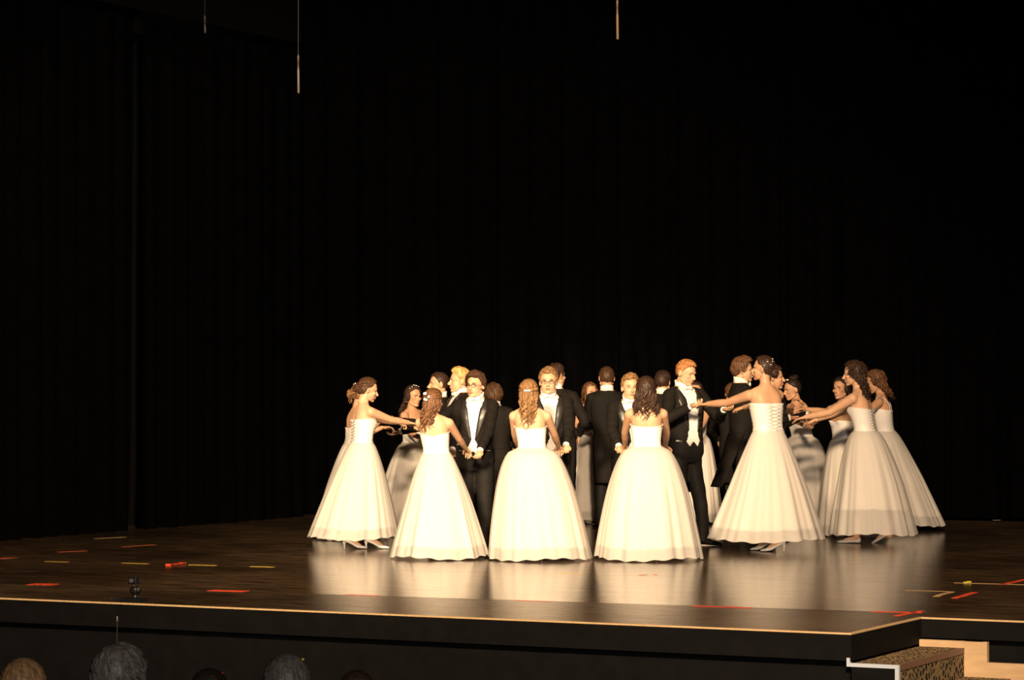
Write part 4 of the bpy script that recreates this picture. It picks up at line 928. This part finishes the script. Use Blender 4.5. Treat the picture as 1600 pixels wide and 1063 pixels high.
person('f', 1356, 27.95, 1.815, -112, -100, 'woman in white gown with dark curly shoulder-length hair and glittering flat shoes', WG, 1333, pitch=8,
       hands={'L': (1249, 656, 28.05, 'down'), 'R': (1258, 664, 28.5, 'down')}, hair=('curly', 'hair_umber', .30), skin='skin_fair', seed=22, hand='soft', pole=(.15, .2, -.9),
       sp=dict(hem=1364, R=.45, p=.62, lace='cross', top=(1.24, 1.27), hz=.10, amp=.030, shoes='flat', bracelet='R', lin=.24, feet=((.06, -.12), (-.07, .18)), footrot=((0, 0), (0, 28))))
person('f', 1386, 30.4, 1.745, -102, -95, 'auburn-haired woman in white gown with a thin shoulder strap, looking down', WG, 1370, pitch=20,
       hands={'L': (1312, 668, 29.9, 'down'), 'R': (1312, 664, 30.3, 'down')}, hair=('curly', 'hair_chestnut', .25), skin='skin_tan', seed=23, hand='soft',
       sp=dict(hem=1414, R=.44, p=.70, straps=(1, -1), top=(1.255, 1.29), hz=.07, shoes='plain', feet=((.07, -.05), (-.07, .10))))
# men
person('m', 692, 28.5, 1.70, -78, -78, 'man with close-cropped dark hair in tailcoat, in profile behind the white flowers', MG, 685,
       hands={'L': (615, 662, 28.4, 'up'), 'R': (618, 680, 28.8, 'up')}, hair=('crop', 'hair_umber'), skin='skin_warm', seed=31)
person('m', 722, 28.0, 1.755, -72, -80, 'blond man in tailcoat and white bow tie, shown in profile', MG, 718,
       hands={'L': (657, 667, 27.4, 'up'), 'R': (660, 674, 27.8, 'up')}, hair=('quiff', 'hair_blond'), skin='skin_fair', seed=32)
person('m', 743, 26.5, 1.707, -10, -28, 'brown-haired man with glasses in tailcoat facing the woman with white flowers', MG, 744,
       hands={'L': (747, 715, 26.05, 'up'), 'R': (705, 714, 26.08, 'up')}, hair=('mop', 'hair_brown'), skin='skin_fair', seed=33, sp=dict(glasses=True, smile=False), pole=(.9, .3, -.5))
person('m', 775, 29.2, 1.595, 165, 200, 'short man with tousled brown hair, his back turned, beside the man in glasses', MG, 772,
       hands={}, hair=('mop', 'hair_brown'), skin='skin_warm', seed=34)
person('m', 862, 26.25, 1.741, 2, -4, 'light-brown-haired man with glasses in tailcoat facing the woman with the pearl clip', MG, 856,
       hands={'L': (884, 704, 25.83, 'up'), 'R': (820, 707, 25.85, 'up')}, hair=('quiff', 'hair_light'), skin='skin_fair', seed=35, sp=dict(glasses=True), pole=(.9, .2, -.5))
person('m', 874, 29.4, 1.80, 165, 135, 'dark-haired tailcoated man facing away, head just behind the man with glasses', MG, 867,
       hands={}, hair=('short', 'hair_umber'), skin='skin_warm', seed=36)
person('m', 951, 31.0, 1.775, -168, -175, 'man in long black tailcoat with his back turned, short brown hair and white collar', MG, 947,
       hands={'L': (922, 675, 31.35, 'up'), 'R': (950, 676, 31.4, 'up')}, hair=('crop', 'hair_brown'), skin='skin_warm', seed=37)
person('m', 988, 26.25, 1.685, 2, 8, 'man with swept light-brown hair, face half covered by the dark-curled woman', MG, 984,
       hands={'R': (968, 705, 25.82, 'up'), 'L': (1041, 705, 25.85, 'up')}, hair=('quiff', 'hair_light'), skin='skin_fair', seed=38, pole=(1, .2, -.4))
person('m', 1038, 31.0, 1.735, 168, 160, 'dark-haired man facing away behind the shoulder of the red-haired man', MG, 1035,
       hands={}, hair=('short', 'hair_umber'), skin='skin_warm', seed=39)
person('m', 1072, 27.6, 1.83, 32, 50, 'tall red-haired man in tailcoat looking down at the hand he holds', MG, 1067, pitch=16,
       hands={'R': (1085, 639, 27.15, 'up'), 'L': (1139, 645, 27.45, 'up')}, hair=('short', 'hair_ginger'), skin='skin_fair', seed=40, pole=(.7, .3, -.8),
       sp=dict(open=1, feet=((.13, -.10), (-.08, .02)), footrot=((35, 0), (0, 0))))
person('m', 1160, 29.0, 1.87, 96, 86, 'smiling tall brown-haired man in profile whose coat tails swing out behind', MG, 1160,
       hands={'R': (1205, 655, 29.2, 'up'), 'L': (1205, 650, 29.8, 'up')}, hair=('mop', 'hair_chestnut'), skin='skin_fair', seed=41, sp=dict(smile=True, tail=(-.14, 0)))
person('m', 1146, 32.4, 1.60, 180, 180, 'short brown-haired man almost hidden behind the smiling tall man', MG, 1144,
       hands={}, hair=('short', 'hair_chestnut'), skin='skin_warm', seed=42)
person('m', 1203, 28.4, 1.775, 78, 88, 'man in profile almost hidden behind the tall laced-bodice woman', MG, 1209,
       hands={'R': (1240, 660, 28.1, 'up'), 'L': (1272, 652, 28.6, 'up')}, hair=('short', 'hair_umber'), skin='skin_tan', seed=43, hand='soft')

# ------------------------------------------------------------------ THE AUDIENCE (heads in front of the stage) and their seats
def theatre_seat(x, y, z, label):
    o = empty('theatre_seat', (x, y, z)); tag(o, label, 'seat', 'theatre seats in front of the stage')
    mesh('cushion', remesh(box(-.24, .24, -.22, .26, .30, .40), .02, 4), 'seat_cloth', o)
    mesh('backrest', remesh(prism([(-.25, -.34), (.25, -.34), (.25, -.24), (-.25, -.24)], .32, .82), .02, 4), 'seat_cloth', o)
    for s in (-1, 1):
        mesh('armrest', box(s * .29 - .03, s * .29 + .03, -.24, .22, .56, .60), 'nosing_brown', o, smooth=False)
        mesh('leg', box(s * .27 - .02, s * .27 + .02, -.10, .10, 0, .555), 'plastic_black', o, smooth=False)
def watcher(px, ytop, d, kind, yawh, label, hair, seatlabel, seed, skin='skin_warm', sp=None, pitch=0):
    fz = aud_z(d); top = P(px, ytop, d)[2]
    kk = 1.78 if kind == 'm' else 1.70
    h = (top - fz - .47) / (1 - .88 / kk)
    q = dict(seated=True); q.update(sp or {})
    person(kind, px, d, h, 180, yawh, label, 'audience members in front of the stage', hands={}, hair=hair, skin=skin, sp=q, seed=seed, floor_z=fz, pitch=pitch)
    theatre_seat((px - 800) * d / F_PX, d - .02, fz, seatlabel)
watcher(38, 1032, 11.4, 'f', 180, 'person in the audience with loose blond-brown hair', ('bob', 'hair_light', .24, 2), 'dark red theatre seat under the blond-brown haired watcher', 51)
watcher(185, 1007, 10.2, 'm', 150, 'person in the audience with tousled grey-brown hair and glasses', ('mop', 'hair_grey'), 'dark red theatre seat under the watcher with glasses', 52, sp=dict(glasses=True, cloth='sweater_grey'))
watcher(328, 1047, 13.2, 'f', 180, 'person in the audience with dark hair and a red hair clip', ('bob', 'hair_dark', .24, 2), 'dark red theatre seat under the watcher with the red clip', 53, sp=dict(band=('clip_red', -1)))
watcher(449, 1025, 11.4, 'f', 180, 'person in the audience with parted grey hair and a yellow clip', ('bob', 'hair_grey', .24, 1), 'dark red theatre seat under the grey-haired watcher', 54, sp=dict(band=('clip_yellow', -1)))
watcher(558, 1050, 13.2, 'f', 180, 'person in the audience with smooth dark hair, only the crown showing', ('bob', 'hair_umber', .24, 1), 'dark red theatre seat under the smooth dark-haired watcher', 55)
